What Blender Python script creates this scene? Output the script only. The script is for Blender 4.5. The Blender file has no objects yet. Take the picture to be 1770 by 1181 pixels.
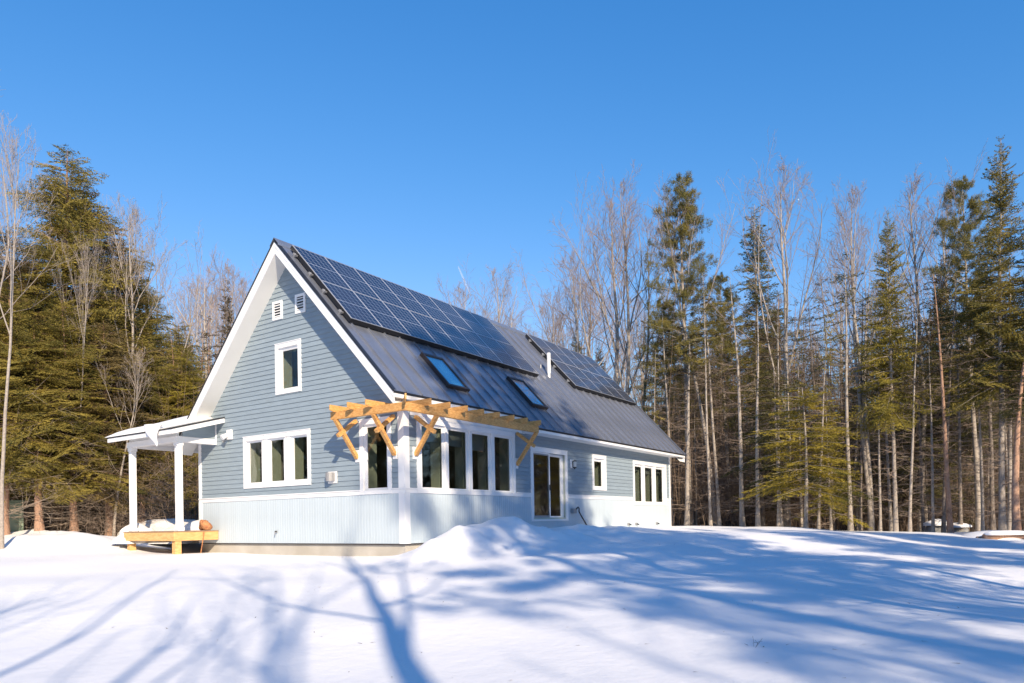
import bpy, math, random
import numpy as np
from mathutils import Vector, Matrix

# ------------------------------------------------------------------ camera, sky, sun, exposure
sc = bpy.context.scene
COL = sc.collection
CAM = np.array([-12.612, -11.567, 0.489])
YAW, PITCH, ROLL, FPX, PY = 0.59455, 0.01114, -0.01785, 1245.74, 886.76
IW, IH = 1770.0, 1181.0
_F = np.array([math.cos(YAW)*math.cos(PITCH), math.sin(YAW)*math.cos(PITCH), math.sin(PITCH)])
_R0 = np.array([math.sin(YAW), -math.cos(YAW), 0.0]); _U0 = np.cross(_R0, _F)
_R = math.cos(ROLL)*_R0 + math.sin(ROLL)*_U0
_U = -math.sin(ROLL)*_R0 + math.cos(ROLL)*_U0
cam = bpy.data.cameras.new('camera')
cam.sensor_width = 36.0; cam.sensor_fit = 'HORIZONTAL'
cam.lens = FPX/IW*36.0
cam.shift_x = 0.0; cam.shift_y = (PY-IH/2)/IW
cam.clip_start = 0.05; cam.clip_end = 9000
camo = bpy.data.objects.new('camera', cam); COL.objects.link(camo)
m = Matrix(((_R[0], _U[0], -_F[0], CAM[0]), (_R[1], _U[1], -_F[1], CAM[1]), (_R[2], _U[2], -_F[2], CAM[2]), (0, 0, 0, 1)))
camo.matrix_world = m
sc.camera = camo

SUN = np.array([-1.0, -1.35, 0.87]); SUN /= np.linalg.norm(SUN)      # towards the sun
world = bpy.data.worlds.new("World"); sc.world = world; world.use_nodes = True
wn = world.node_tree
sky = wn.nodes.new('ShaderNodeTexSky'); sky.sky_type = 'NISHITA'; sky.sun_disc = False
sky.sun_elevation = math.asin(SUN[2]); sky.sun_rotation = math.radians(216.5)
sky.altitude = 200; sky.air_density = 1.35; sky.dust_density = 0.0; sky.ozone_density = 10.0
tint = wn.nodes.new('ShaderNodeMix'); tint.data_type = 'RGBA'; tint.blend_type = 'MULTIPLY'; tint.inputs[0].default_value = 1.0
tint.inputs[7].default_value = (0.74, 1.02, 1.02, 1)       # white balance of the whole sky
wn.links.new(sky.outputs[0], tint.inputs[6])
sep = wn.nodes.new('ShaderNodeSeparateColor'); com = wn.nodes.new('ShaderNodeCombineColor'); wn.links.new(tint.outputs[2], sep.inputs[0])
def wmath(op, a, b):        # gentle tone curve of the whole sky: paler low down, clean blue overhead
    n = wn.nodes.new('ShaderNodeMath'); n.operation = op
    for i, v in enumerate((a, b)):
        if isinstance(v, (int, float)): n.inputs[i].default_value = v
        else: wn.links.new(v, n.inputs[i])
    return n.outputs[0]
R_ = sep.outputs[0]
wn.links.new(wmath('MINIMUM', wmath('MULTIPLY', wmath('POWER', R_, 1.8), 1.78), wmath('MULTIPLY', R_, 1.6)), com.inputs[0])
wn.links.new(sep.outputs[1], com.inputs[1])
wn.links.new(wmath('MULTIPLY', wmath('POWER', sep.outputs[2], 0.75), 1.46), com.inputs[2])
wn.links.new(com.outputs[0], wn.nodes['Background'].inputs[0])
wn.nodes['Background'].inputs[1].default_value = 0.12
sun = bpy.data.lights.new('sun', 'SUN'); sun.energy = 4.25; sun.angle = math.radians(0.53); sun.color = (1.0, 0.83, 0.61)
suno = bpy.data.objects.new('sun', sun); COL.objects.link(suno)
suno.rotation_euler = Vector(SUN).to_track_quat('Z', 'Y').to_euler()
sc.view_settings.view_transform = 'Standard'; sc.view_settings.look = 'None'
sc.view_settings.gamma = 1.0; sc.view_settings.use_curve_mapping = False
sc.view_settings.exposure = 0.70

# ------------------------------------------------------------------ materials
def mat(name, col, rough=0.7, metal=0.0, var=0.0, scale=4.0, stretch=(1, 1, 1), bump=0.0, bscale=30.0, spec=0.5,
        col2=None, trans=0.0, objrand=0.0, coords='Object'):
    M = bpy.data.materials.new(name); M.use_nodes = True; nt = M.node_tree; N = nt.nodes; L = nt.links
    b = N['Principled BSDF']
    b.inputs['Base Color'].default_value = (*col, 1); b.inputs['Roughness'].default_value = rough
    b.inputs['Metallic'].default_value = metal; b.inputs['Specular IOR Level'].default_value = spec
    if var or col2 or bump or objrand:
        tc = N.new('ShaderNodeTexCoord'); mp = N.new('ShaderNodeMapping'); mp.inputs['Scale'].default_value = stretch
        L.new(tc.outputs[coords], mp.inputs[0])
    out = None
    if var or col2:
        nz = N.new('ShaderNodeTexNoise'); nz.inputs['Scale'].default_value = scale; nz.inputs['Detail'].default_value = 5
        L.new(mp.outputs[0], nz.inputs['Vector'])
        rp = N.new('ShaderNodeMapRange'); rp.inputs[1].default_value = 0.33; rp.inputs[2].default_value = 0.67
        L.new(nz.outputs[0], rp.inputs[0])
        mx = N.new('ShaderNodeMix'); mx.data_type = 'RGBA'
        c2 = col2 if col2 else tuple(min(1, c*(1+var)) for c in col)
        c1 = col if col2 else tuple(c*(1-var) for c in col)
        mx.inputs[6].default_value = (*c1, 1); mx.inputs[7].default_value = (*c2, 1)
        L.new(rp.outputs[0], mx.inputs[0]); out = mx.outputs[2]
    if objrand:
        oi = N.new('ShaderNodeObjectInfo'); hv = N.new('ShaderNodeHueSaturation')
        mr = N.new('ShaderNodeMapRange'); mr.inputs[3].default_value = 1-objrand; mr.inputs[4].default_value = 1+objrand
        L.new(oi.outputs['Random'], mr.inputs[0]); L.new(mr.outputs[0], hv.inputs['Value'])
        if out: L.new(out, hv.inputs['Color'])
        else: hv.inputs['Color'].default_value = (*col, 1)
        out = hv.outputs[0]
    if out: L.new(out, b.inputs['Base Color'])
    if bump:
        n2 = N.new('ShaderNodeTexNoise'); n2.inputs['Scale'].default_value = bscale; n2.inputs['Detail'].default_value = 4
        L.new(mp.outputs[0], n2.inputs['Vector'])
        bp = N.new('ShaderNodeBump'); bp.inputs['Strength'].default_value = bump; bp.inputs['Distance'].default_value = 0.02
        L.new(n2.outputs[0], bp.inputs['Height']); L.new(bp.outputs[0], b.inputs['Normal'])
    if trans:
        tr = N.new('ShaderNodeBsdfTranslucent'); ms = N.new('ShaderNodeMixShader'); ms.inputs[0].default_value = trans
        if out: L.new(out, tr.inputs[0])
        else: tr.inputs[0].default_value = (*col, 1)
        L.new(b.outputs[0], ms.inputs[1]); L.new(tr.outputs[0], ms.inputs[2]); L.new(ms.outputs[0], N['Material Output'].inputs[0])
    return M

M = {}
M['siding'] = mat('siding', (0.252, 0.312, 0.362), 0.55, var=0.06, scale=3, stretch=(1, 1, 6), bump=0.15, bscale=60, objrand=0.035)
M['wainscot'] = mat('wainscot', (0.49, 0.565, 0.62), 0.5, var=0.035, scale=2, stretch=(6, 6, 1), objrand=0.02)
M['trim'] = mat('trim', (0.80, 0.80, 0.81), 0.45, var=0.02, scale=2)
M['soffit'] = mat('soffit', (0.74, 0.74, 0.73), 0.6, var=0.02, scale=2)
M['metal_roof'] = mat('metal_roof', (0.25, 0.27, 0.325), 0.27, metal=0.5, var=0.10, scale=1.2, stretch=(2, 1, 1), bump=0.08, bscale=3, objrand=0.05)
M['dark_metal'] = mat('dark_metal', (0.05, 0.05, 0.055), 0.4, metal=0.6)
M['bronze'] = mat('bronze', (0.055, 0.045, 0.045), 0.45, metal=0.4)
M['black'] = mat('black', (0.012, 0.012, 0.014), 0.5)
M['pipe'] = mat('pipe', (0.82, 0.82, 0.82), 0.4)
M['galv'] = mat('galv', (0.32, 0.32, 0.33), 0.5, metal=0.3)
M['cedar'] = mat('cedar', (0.50, 0.23, 0.06), 0.65, col2=(0.74, 0.42, 0.15), scale=5, stretch=(2.5, 2.5, 9), bump=0.3, bscale=18, objrand=0.08)
M['deckwood'] = mat('deckwood', (0.60, 0.33, 0.12), 0.7, col2=(0.74, 0.46, 0.19), scale=3, stretch=(2, 2, 8), bump=0.3, bscale=18, objrand=0.05)
M['deckboard'] = mat('deckboard', (0.30, 0.20, 0.14), 0.8, var=0.2, scale=6)
M['concrete'] = mat('concrete', (0.42, 0.385, 0.33), 0.9, col2=(0.52, 0.485, 0.43), scale=1.5, bump=0.3, bscale=40)
M['inner'] = mat('inner', (0.46, 0.49, 0.42), 0.9)
M['inner_dark'] = mat('inner_dark', (0.26, 0.25, 0.22), 0.9, var=0.3, scale=1.5)
M['shade'] = mat('shade', (0.42, 0.45, 0.46), 0.9, trans=0.3)
M['sky_sheen'] = mat('sky_sheen', (0.36, 0.55, 0.62), 0.9, col2=(0.12, 0.27, 0.38), scale=1.6)  # sky reflection in the skylights, painted as mottled blue
M['burl'] = mat('burl', (0.55, 0.26, 0.11), 0.9, col2=(0.30, 0.11, 0.05), scale=14, bump=0.9, bscale=20)
M['lamp_glass'] = mat('lamp_glass', (0.6, 0.6, 0.58), 0.3)
M['utility'] = mat('utility', (0.28, 0.36, 0.28), 0.6)
M['rock'] = mat('rock', (0.22, 0.22, 0.22), 0.9, var=0.3, scale=3, bump=0.5, bscale=6)

def glass(name, tint=(0.62, 0.66, 0.62), boost=1.6, base=0.03):
    g = bpy.data.materials.new(name); g.use_nodes = True; nt = g.node_tree; N = nt.nodes; L = nt.links
    N.remove(N['Principled BSDF'])
    t = N.new('ShaderNodeBsdfTransparent'); t.inputs[0].default_value = (*tint, 1)
    gl = N.new('ShaderNodeBsdfGlossy'); gl.inputs['Roughness'].default_value = 0.012; gl.inputs[0].default_value = (0.95, 0.97, 1, 1)
    fr = N.new('ShaderNodeLayerWeight'); fr.inputs['Blend'].default_value = 0.5
    pw_ = N.new('ShaderNodeMath'); pw_.operation = 'POWER'; pw_.inputs[1].default_value = 4.0; L.new(fr.outputs['Facing'], pw_.inputs[0])
    nz = N.new('ShaderNodeTexNoise'); nz.inputs['Scale'].default_value = 1.1; tc = N.new('ShaderNodeTexCoord')
    L.new(tc.outputs['Object'], nz.inputs['Vector'])
    bp = N.new('ShaderNodeBump'); bp.inputs['Strength'].default_value = 0.035; bp.inputs['Distance'].default_value = 0.3
    L.new(nz.outputs[0], bp.inputs['Height']); L.new(bp.outputs[0], gl.inputs['Normal'])
    mu = N.new('ShaderNodeMath'); mu.operation = 'MULTIPLY_ADD'; mu.inputs[1].default_value = boost; mu.inputs[2].default_value = base
    mu.use_clamp = True
    L.new(pw_.outputs[0], mu.inputs[0])
    mx = N.new('ShaderNodeMixShader'); L.new(mu.outputs[0], mx.inputs[0]); L.new(t.outputs[0], mx.inputs[1]); L.new(gl.outputs[0], mx.inputs[2])
    L.new(mx.outputs[0], N['Material Output'].inputs[0])
    return g
M['glass'] = glass('glass', (0.74, 0.76, 0.73), 0.9, 0.045)
M['skyglass'] = glass('skyglass', (0.72, 0.90, 0.97), 1.0, 0.22)

def solar_mat():
    g = bpy.data.materials.new('solar_cells'); g.use_nodes = True; nt = g.node_tree; N = nt.nodes; L = nt.links
    b = N['Principled BSDF']; tc = N.new('ShaderNodeTexCoord'); sp = N.new('ShaderNodeSeparateXYZ'); L.new(tc.outputs['Object'], sp.inputs[0])
    def mth(op, a, c=None):
        n = N.new('ShaderNodeMath'); n.operation = op
        for i, v in enumerate((a, c)):
            if v is None: continue
            if isinstance(v, (int, float)): n.inputs[i].default_value = v
            else: L.new(v, n.inputs[i])
        return n.outputs[0]
    def line(o, pitch, w, off=0.0):
        q = mth('FRACT', mth('DIVIDE', mth('SUBTRACT', o, off), pitch))
        e = mth('ABSOLUTE', mth('SUBTRACT', q, 0.5))
        return mth('GREATER_THAN', e, 0.5-w/pitch/2)
    cw, ch = (1.085-.05)/6, (1.57-.05)/10
    l1 = line(sp.outputs[0], cw, 0.013, .025); l2 = line(sp.outputs[1], ch, 0.012, .025)
    mid = mth('LESS_THAN', mth('ABSOLUTE', mth('SUBTRACT', sp.outputs[1], 0.785)), 0.013)
    ln = mth('MAXIMUM', mth('MAXIMUM', l1, mth('MULTIPLY', l2, 0.6)), mid)
    bus = mth('MULTIPLY', line(sp.outputs[0], cw/4, 0.004, .025+cw/8), 0.12)
    mx = N.new('ShaderNodeMix'); mx.data_type = 'RGBA'
    mx.inputs[6].default_value = (0.006, 0.008, 0.022, 1); mx.inputs[7].default_value = (0.33, 0.36, 0.43, 1)
    L.new(mth('MAXIMUM', ln, bus), mx.inputs[0]); L.new(mx.outputs[2], b.inputs['Base Color'])
    b.inputs['Roughness'].default_value = 0.3; b.inputs['Coat Weight'].default_value = 0.45; b.inputs['Coat Roughness'].default_value = 0.04
    return g
M['solar'] = solar_mat()
M['alu'] = mat('alu', (0.55, 0.57, 0.62), 0.35, metal=0.4)

def snow_mat():
    g = bpy.data.materials.new('snow'); g.use_nodes = True; nt = g.node_tree; N = nt.nodes; L = nt.links
    b = N['Principled BSDF']; b.inputs['Roughness'].default_value = 0.62; b.inputs['Specular IOR Level'].default_value = 0.3
    tc = N.new('ShaderNodeTexCoord')
    at = N.new('ShaderNodeAttribute'); at.attribute_name = 'litter'
    n1 = N.new('ShaderNodeTexNoise'); n1.inputs['Scale'].default_value = 1.3; n1.inputs['Detail'].default_value = 8; n1.inputs['Roughness'].default_value = 0.65
    L.new(tc.outputs['Object'], n1.inputs['Vector'])
    ad = N.new('ShaderNodeMath'); ad.operation = 'ADD'; L.new(at.outputs['Fac'], ad.inputs[0]); L.new(n1.outputs[0], ad.inputs[1])
    mr = N.new('ShaderNodeMapRange'); mr.inputs[1].default_value = 0.98; mr.inputs[2].default_value = 1.08; L.new(ad.outputs[0], mr.inputs[0])
    mx = N.new('ShaderNodeMix'); mx.data_type = 'RGBA'
    mx.inputs[6].default_value = (0.86, 0.86, 0.875, 1); mx.inputs[7].default_value = (0.075, 0.055, 0.04, 1)
    L.new(mr.outputs[0], mx.inputs[0]); L.new(mx.outputs[2], b.inputs['Base Color'])
    n2 = N.new('ShaderNodeTexNoise'); n2.inputs['Scale'].default_value = 5; n2.inputs['Detail'].default_value = 9; n2.inputs['Roughness'].default_value = 0.62
    L.new(tc.outputs['Object'], n2.inputs['Vector'])
    bp = N.new('ShaderNodeBump'); bp.inputs['Strength'].default_value = 0.30; bp.inputs['Distance'].default_value = 0.05
    L.new(n2.outputs[0], bp.inputs['Height']); L.new(bp.outputs[0], b.inputs['Normal'])
    return g
M['snow'] = snow_mat()
M['dirty_snow'] = mat('dirty_snow', (0.84, 0.83, 0.81), 0.7, col2=(0.70, 0.64, 0.56), scale=9, bump=0.6, bscale=12)

M['bark_grey'] = mat('bark_grey', (0.30, 0.26, 0.225), 0.9, col2=(0.42, 0.37, 0.33), scale=5, stretch=(3, 3, 1), bump=0.7, bscale=12, objrand=0.18)
M['bark_light'] = mat('bark_light', (0.42, 0.37, 0.32), 0.9, col2=(0.28, 0.24, 0.21), scale=4, stretch=(2, 2, 3), bump=0.4, bscale=12, objrand=0.12)
M['bark_red'] = mat('bark_red', (0.30, 0.17, 0.115), 0.9, col2=(0.42, 0.27, 0.19), scale=6, stretch=(3, 3, 1), bump=0.9, bscale=9, objrand=0.15)
M['bark_dark'] = mat('bark_dark', (0.16, 0.13, 0.11), 0.9, col2=(0.26, 0.22, 0.19), scale=5, stretch=(3, 3, 1), bump=0.7, bscale=12, objrand=0.2)
M['twig'] = mat('twig', (0.30, 0.235, 0.21), 0.9, objrand=0.12)
M['twig_light'] = mat('twig_light', (0.36, 0.30, 0.26), 0.9, objrand=0.12)
M['twig_pale'] = mat('twig_pale', (0.40, 0.32, 0.25), 0.9, objrand=0.1)
M['twig_dead'] = mat('twig_dead', (0.25, 0.19, 0.15), 0.9, objrand=0.15)
M['brush'] = mat('brush', (0.12, 0.085, 0.062), 0.95, col2=(0.25, 0.18, 0.13), scale=0.7)
M['hemlock'] = mat('hemlock', (0.115, 0.105, 0.028), 0.75, col2=(0.33, 0.255, 0.055), scale=0.8, trans=0.22, objrand=0.16, spec=0.25)
M['spruce'] = mat('spruce', (0.058, 0.064, 0.026), 0.75, col2=(0.17, 0.145, 0.045), scale=0.6, trans=0.15, objrand=0.2, spec=0.25)
M['fir'] = mat('fir', (0.12, 0.11, 0.024), 0.75, col2=(0.33, 0.26, 0.04), scale=0.6, trans=0.2, objrand=0.12, spec=0.25)
M['pine'] = mat('pine', (0.11, 0.11, 0.035), 0.75, col2=(0.28, 0.225, 0.06), scale=0.7, trans=0.2, objrand=0.1, spec=0.25)
M['yellow_hemlock'] = mat('yellow_hemlock', (0.13, 0.115, 0.022), 0.75, col2=(0.44, 0.33, 0.045), scale=1.6, trans=0.3, spec=0.25)
M['brown_needles'] = mat('brown_needles', (0.06, 0.045, 0.025), 0.85, col2=(0.11, 0.08, 0.04), scale=0.7, trans=0.1, objrand=0.15, spec=0.2)
M['brown_hemlock'] = mat('brown_hemlock', (0.10, 0.078, 0.034), 0.8, col2=(0.27, 0.20, 0.075), scale=0.9, trans=0.2, objrand=0.15, spec=0.2)

# ------------------------------------------------------------------ mesh helpers
def mesh_np(name, V, T=None, Q=None, smooth=False):
    V = np.asarray(V, np.float32).reshape(-1, 3)
    T = np.zeros((0, 3), np.int32) if T is None else np.asarray(T, np.int32).reshape(-1, 3)
    Q = np.zeros((0, 4), np.int32) if Q is None else np.asarray(Q, np.int32).reshape(-1, 4)
    me = bpy.data.meshes.new(name)
    me.vertices.add(len(V)); me.vertices.foreach_set('co', V.ravel())
    nl = T.size+Q.size; me.loops.add(nl)
    me.loops.foreach_set('vertex_index', np.concatenate([T.ravel(), Q.ravel()]).astype(np.int32))
    npoly = len(T)+len(Q); me.polygons.add(npoly)
    ls = np.concatenate([np.arange(len(T))*3, len(T)*3+np.arange(len(Q))*4]).astype(np.int32)
    me.polygons.foreach_set('loop_start', ls)
    if smooth: me.polygons.foreach_set('use_smooth', np.ones(npoly, bool))
    me.update(calc_edges=True); me.validate()
    return me

class MB:
    def __init__(s): s.v = []; s.f = []
    def add(s, vs, fs):
        n = len(s.v); s.v += [tuple(map(float, p)) for p in vs]; s.f += [tuple(i+n for i in f) for f in fs]; return s
    def hexa(s, p):   # 8 points: bottom loop 0-3, top loop 4-7
        return s.add(p, [(0, 3, 2, 1), (4, 5, 6, 7), (0, 1, 5, 4), (1, 2, 6, 5), (2, 3, 7, 6), (3, 0, 4, 7)])
    def box(s, x0, x1, y0, y1, z0, z1):
        x0, x1 = sorted((x0, x1)); y0, y1 = sorted((y0, y1)); z0, z1 = sorted((z0, z1))
        return s.hexa([(x0, y0, z0), (x1, y0, z0), (x1, y1, z0), (x0, y1, z0), (x0, y0, z1), (x1, y0, z1), (x1, y1, z1), (x0, y1, z1)])
    def beam(s, a, b, w, h, up=(0, 0, 1), cut=0):
        a = np.array(a, float); b = np.array(b, float); d = b-a; d /= np.linalg.norm(d)
        sd = np.cross(d, up); sd /= np.linalg.norm(sd); u = np.cross(sd, d)
        P = []
        for e in (a, b):
            P.append([e-sd*w/2-u*h/2, e+sd*w/2-u*h/2, e+sd*w/2+u*h/2, e-sd*w/2+u*h/2])
        return s.add(P[0]+P[1], [(0, 1, 2, 3), (7, 6, 5, 4), (1, 0, 4, 5), (2, 1, 5, 6), (3, 2, 6, 7), (0, 3, 7, 4)])
    def cyl(s, a, b, r0, r1=None, n=10, caps=True):
        r1 = r0 if r1 is None else r1
        a = np.array(a, float); b = np.array(b, float); d = b-a; d /= np.linalg.norm(d)
        t = np.array((1, 0, 0)) if abs(d[0]) < .8 else np.array((0, 1, 0)); x = np.cross(d, t); x /= np.linalg.norm(x); y = np.cross(d, x)
        vs = []
        for e, r in ((a, r0), (b, r1)):
            for i in range(n):
                g = 2*math.pi*i/n; vs.append(e+(x*math.cos(g)+y*math.sin(g))*r)
        fs = [(i, (i+1) % n, n+(i+1) % n, n+i) for i in range(n)]
        if caps: fs += [tuple(range(n-1, -1, -1)), tuple(range(n, 2*n))]
        return s.add(vs, fs)
    def mesh(s, name, bevel=0.0, smooth=False):
        me = bpy.data.meshes.new(name); me.from_pydata(s.v, [], s.f); me.update()
        import bmesh
        bm = bmesh.new(); bm.from_mesh(me)
        bmesh.ops.recalc_face_normals(bm, faces=bm.faces)
        if bevel:
            bmesh.ops.bevel(bm, geom=list(bm.edges), offset=bevel, segments=1, affect='EDGES', clamp_overlap=True)
        bm.to_mesh(me); bm.free()
        if smooth:
            for p in me.polygons: p.use_smooth = True
        return me

def wloc(o):
    v = Vector((0, 0, 0))
    while o: v = v+o.location; o = o.parent
    return v
def tag(o, label=None, cat=None, group=None, kind=None):
    if label: o['label'] = label
    if cat: o['category'] = cat
    if group: o['group'] = group
    if kind: o['kind'] = kind
    return o
def empty(name, loc, label, cat, group=None):
    o = bpy.data.objects.new(name, None); COL.objects.link(o); o.location = loc; o.empty_display_size = 0.2
    return tag(o, label, cat, group)
def link(name, me, material, parent=None, loc=None, mw=None):
    """mesh in world coordinates unless loc / mw given"""
    o = bpy.data.objects.new(name, me); COL.objects.link(o)
    if material and not me.materials: me.materials.append(material)
    if mw is not None:
        mm = mw.copy()
        if parent: mm.translation = mm.translation-wloc(parent)
        o.parent = parent; o.matrix_local = mm
    else:
        base = Vector(loc) if loc is not None else Vector((0, 0, 0))
        o.parent = parent
        o.location = base-(wloc(parent) if parent else Vector((0, 0, 0)))
    return o
def thing(name, mb, material, label, cat, base, group=None, bevel=0.0, smooth=False):
    base = Vector(base); mb.v = [tuple(Vector(p)-base) for p in mb.v]
    return tag(link(name, mb.mesh(name, bevel, smooth), material, None, loc=base), label, cat, group)

def snoise(seed, n=24, lo=0.3, hi=3.0):
    r = np.random.RandomState(seed)
    k = lo*(hi/lo)**r.rand(n); a = r.rand(n)*2*np.pi; ph = r.rand(n)*2*np.pi; am = (k/lo)**-1.0
    am /= math.sqrt((am**2).sum()/2)
    def f(x, y):
        z = np.zeros_like(np.asarray(x, float))
        for i in range(n): z = z+am[i]*np.sin(k[i]*(np.cos(a[i])*x+np.sin(a[i])*y)+ph[i])
        return z
    return f

# ------------------------------------------------------------------ ground
CP = np.array([(-12.6, -11.6, -.97), (-8, -7, -.86), (-9, -3, -.80), (-5, -4, -.68), (-3, -1.6, -.5), (-2, 1, -.38), (-1, 4, -.30), (-1, 7.3, -.28),
    (-3, 5, -.40), (-6, 5, -.55), (-9, 2, -.75), (-5, 9.5, -.30), (-9, 8, -.5), (-1.2, 8.6, -.30), (-.4, 8.2, -.32), (-.7, 9.6, -.26), (-2.2, 9, -.24), (1, -3.6, -.22), (4, -4, -.12), (0, -7, -.55), (4, -7.5, -.42),
    (3, -1, .18), (6, -.8, .24), (8, -.8, .2), (12, -.6, .2), (16, 0, .18), (20, 1, .15), (24, 2.4, .1), (8, -4, .02), (12, -5, .0), (16, -4, .06), (18, -8, -.18),
    (25, -1, -.08), (30, 4, .0), (22, -6.8, -.28), (23.4, -9.8, -.32), (25, -12.2, -.46), (30, -8, -.5), (34, -2, -.3), (0, -12, -.8), (6, -12, -.6), (12, -12, -.48),
    (18, -13, -.46), (0, -20, -1.0), (-12, -25, -1.1), (15, -22, -.8), (10, 15, .15), (0, 14, .15), (0, 25, .2), (-10, 25, .1), (-12, 16, -.05), (-25, 0, -.8), (-30, 30, 0),
    (20, 15, .1), (40, 20, .1), (50, 0, -.4), (50, -30, -.6), (30, -30, -.8), (-30, -30, -1.2), (30, 45, .3)])
_n1 = snoise(3, 24, .35, 1.6); _n2 = snoise(5, 30, 2.0, 8.0); _n3 = snoise(9, 20, .04, .2)
def sstep(a, b, x): t = np.clip((x-a)/(b-a), 0, 1); return t*t*(3-2*t)
def gh(x, y):
    x = np.asarray(x, float); y = np.asarray(y, float)
    num = 0; den = 0
    for cx, cy, cz in CP:
        w = 1.0/((x-cx)**2+(y-cy)**2+0.8)**1.6; num = num+w*cz; den = den+w
    z = num/den
    G = lambda cx, cy, sx, sy, h: h*np.exp(-((x-cx)/sx)**2-((y-cy)/sy)**2)
    rough = G(.3, -1.5, 1.6, 1.3, 1)+G(2.4, -1.4, 2.2, 1.2, 1)+G(5.5, -1.7, 3.5, .9, 1)
    z = z+G(.35, -1.35, 1.0, .80, .50)+G(2.35, -1.25, 1.0, .85, .40)+G(1.2, -.5, 1.2, .5, .15)
    z = z+np.minimum(rough, 1)*(.030*_n2(x, y)+.030*_n2(2.3*x+5, 2.3*y)+.035*np.abs(_n1(2.2*x, 2.2*y)))
    # ploughed bank on the left
    t = np.clip((y-9.6)/10, 0, 1); lx = -1.2-2.2*t
    bank = np.exp(-((x-lx)/1.5)**2)*sstep(8.9, 12.3, y)*(1-sstep(19, 27, y))
    z = z+bank*(.42+.07*_n1(x*1.6, y*1.6)+.03*_n2(x, y)+.02*_n2(2.1*x+3, 2.1*y))
    z = z+.022*_n1(x, y)+.004*_n2(x, y)
    # tyre-like soft ruts across the lawn
    d = (x*0.62+y*0.785)
    z = z-.03*np.exp(-((d+4.6+.3*np.sin(x*.35))/.18)**2)*sstep(2, 6, x)-.03*np.exp(-((d+3.2+.3*np.sin(x*.35))/.18)**2)*sstep(2, 6, x)
    r = np.hypot(x-10, y-5)
    z = z+_n3(x, y)*.5*sstep(40, 90, r)
    ang = np.arctan2(y-CAM[1], x-CAM[0]); dist = np.hypot(x-CAM[0], y-CAM[1])
    z = z+26*sstep(75, 210, dist)*np.exp(-((ang-.18)/.42)**2)
    return z
def gh1(x, y): return float(gh(np.array([x]), np.array([y]))[0])

def axis_pts(segs):
    out = [segs[0][0]]
    for a, b, s in segs:
        n = max(1, int(round((b-a)/s))); out += list(np.linspace(a, b, n+1)[1:])
    return np.array(out)
gx = axis_pts([(-400, -60, 20), (-60, -16, 2), (-16, 9, .11), (9, 30, .25), (30, 80, 1.5), (80, 500, 12)])
gy = axis_pts([(-400, -60, 20), (-60, -14, 2), (-14, 1.2, .11), (1.2, 20, .22), (20, 60, 1.5), (60, 500, 12)])
GX, GY = np.meshgrid(gx, gy, indexing='ij'); GZ = gh(GX, GY)
inside = (GX > .3) & (GX < 16.2) & (GY > .35) & (GY < 7.9)
GZ = np.where(inside, -.6, GZ)
idx = np.arange(GX.size).reshape(GX.shape)
Q = np.stack([idx[:-1, :-1], idx[1:, :-1], idx[1:, 1:], idx[:-1, 1:]], -1).reshape(-1, 4)
me = mesh_np('snow_ground', np.stack([GX, GY, GZ], -1).reshape(-1, 3), Q=Q, smooth=True)
lit = np.zeros(GX.size, np.float32)
fx = GX.ravel(); fy = GY.ravel()
rightwood = sstep(23.5, 30, fx+0.12*(fy+8))*.50
leftwood = sstep(15, 19, fy-.25*fx)*(1-sstep(10, 16, fx))*.50
behind = sstep(22, 30, fy)*.5
lit = np.maximum(np.maximum(rightwood, leftwood), behind)
bankd = np.exp(-((fx+2.6)/.7)**2-((fy-14)/4)**2)*.30
lit = np.maximum(lit, bankd)
a = me.attributes.new('litter', 'FLOAT', 'POINT'); a.data.foreach_set('value', lit.astype(np.float32))
tag(link('snow_ground', me, M['snow']), kind='structure')

# ------------------------------------------------------------------ house dimensions (metres, near corner at the origin)
S = 1.0651039; VR = 3.941; ZR = 7.931; ZA = 7.579; W = 8.185; LEN = 16.464; G = -.513; LG = 16.994
E1 = -.202; E2 = -.516; USTEP = 5.01
ZW0, ZW1 = 1.19, 1.309
def ztop(v): return ZR-S*abs(v-VR)
def zwall(v): return ZA-S*abs(v-VR)
house = empty('house', (0, 0, 0), 'grey blue two storey house with steep metal roof standing in the snowy clearing', 'house')

def PM(ax, a, z, d):     # ax 'g' gable wall (coordinate v), 'e' eave wall (coordinate u); d = distance out of the wall
    return (-d, a, z) if ax == 'g' else (a, -d, z)
def wbox(mb, ax, a0, a1, z0, z1, d0, d1):
    p = [PM(ax, a0, z0, d0), PM(ax, a1, z1, d1)]
    return mb.box(p[0][0], p[1][0], p[0][1], p[1][1], p[0][2], p[1][2])

# openings: (casing a0,a1,z0,z1)
OPEN = {'g': [(3.232, 6.039, 1.526, 2.965), (3.549, 4.594, 4.003, 5.362), (.374, 1.43, 1.195, 3.018)],
        'e': [(.424, 4.661, 1.195, 3.018), (5.485, 7.693, .464, 2.699), (9.426, 10.47, 1.501, 2.715), (12.757, 16.044, 1.015, 2.708)]}
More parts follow.
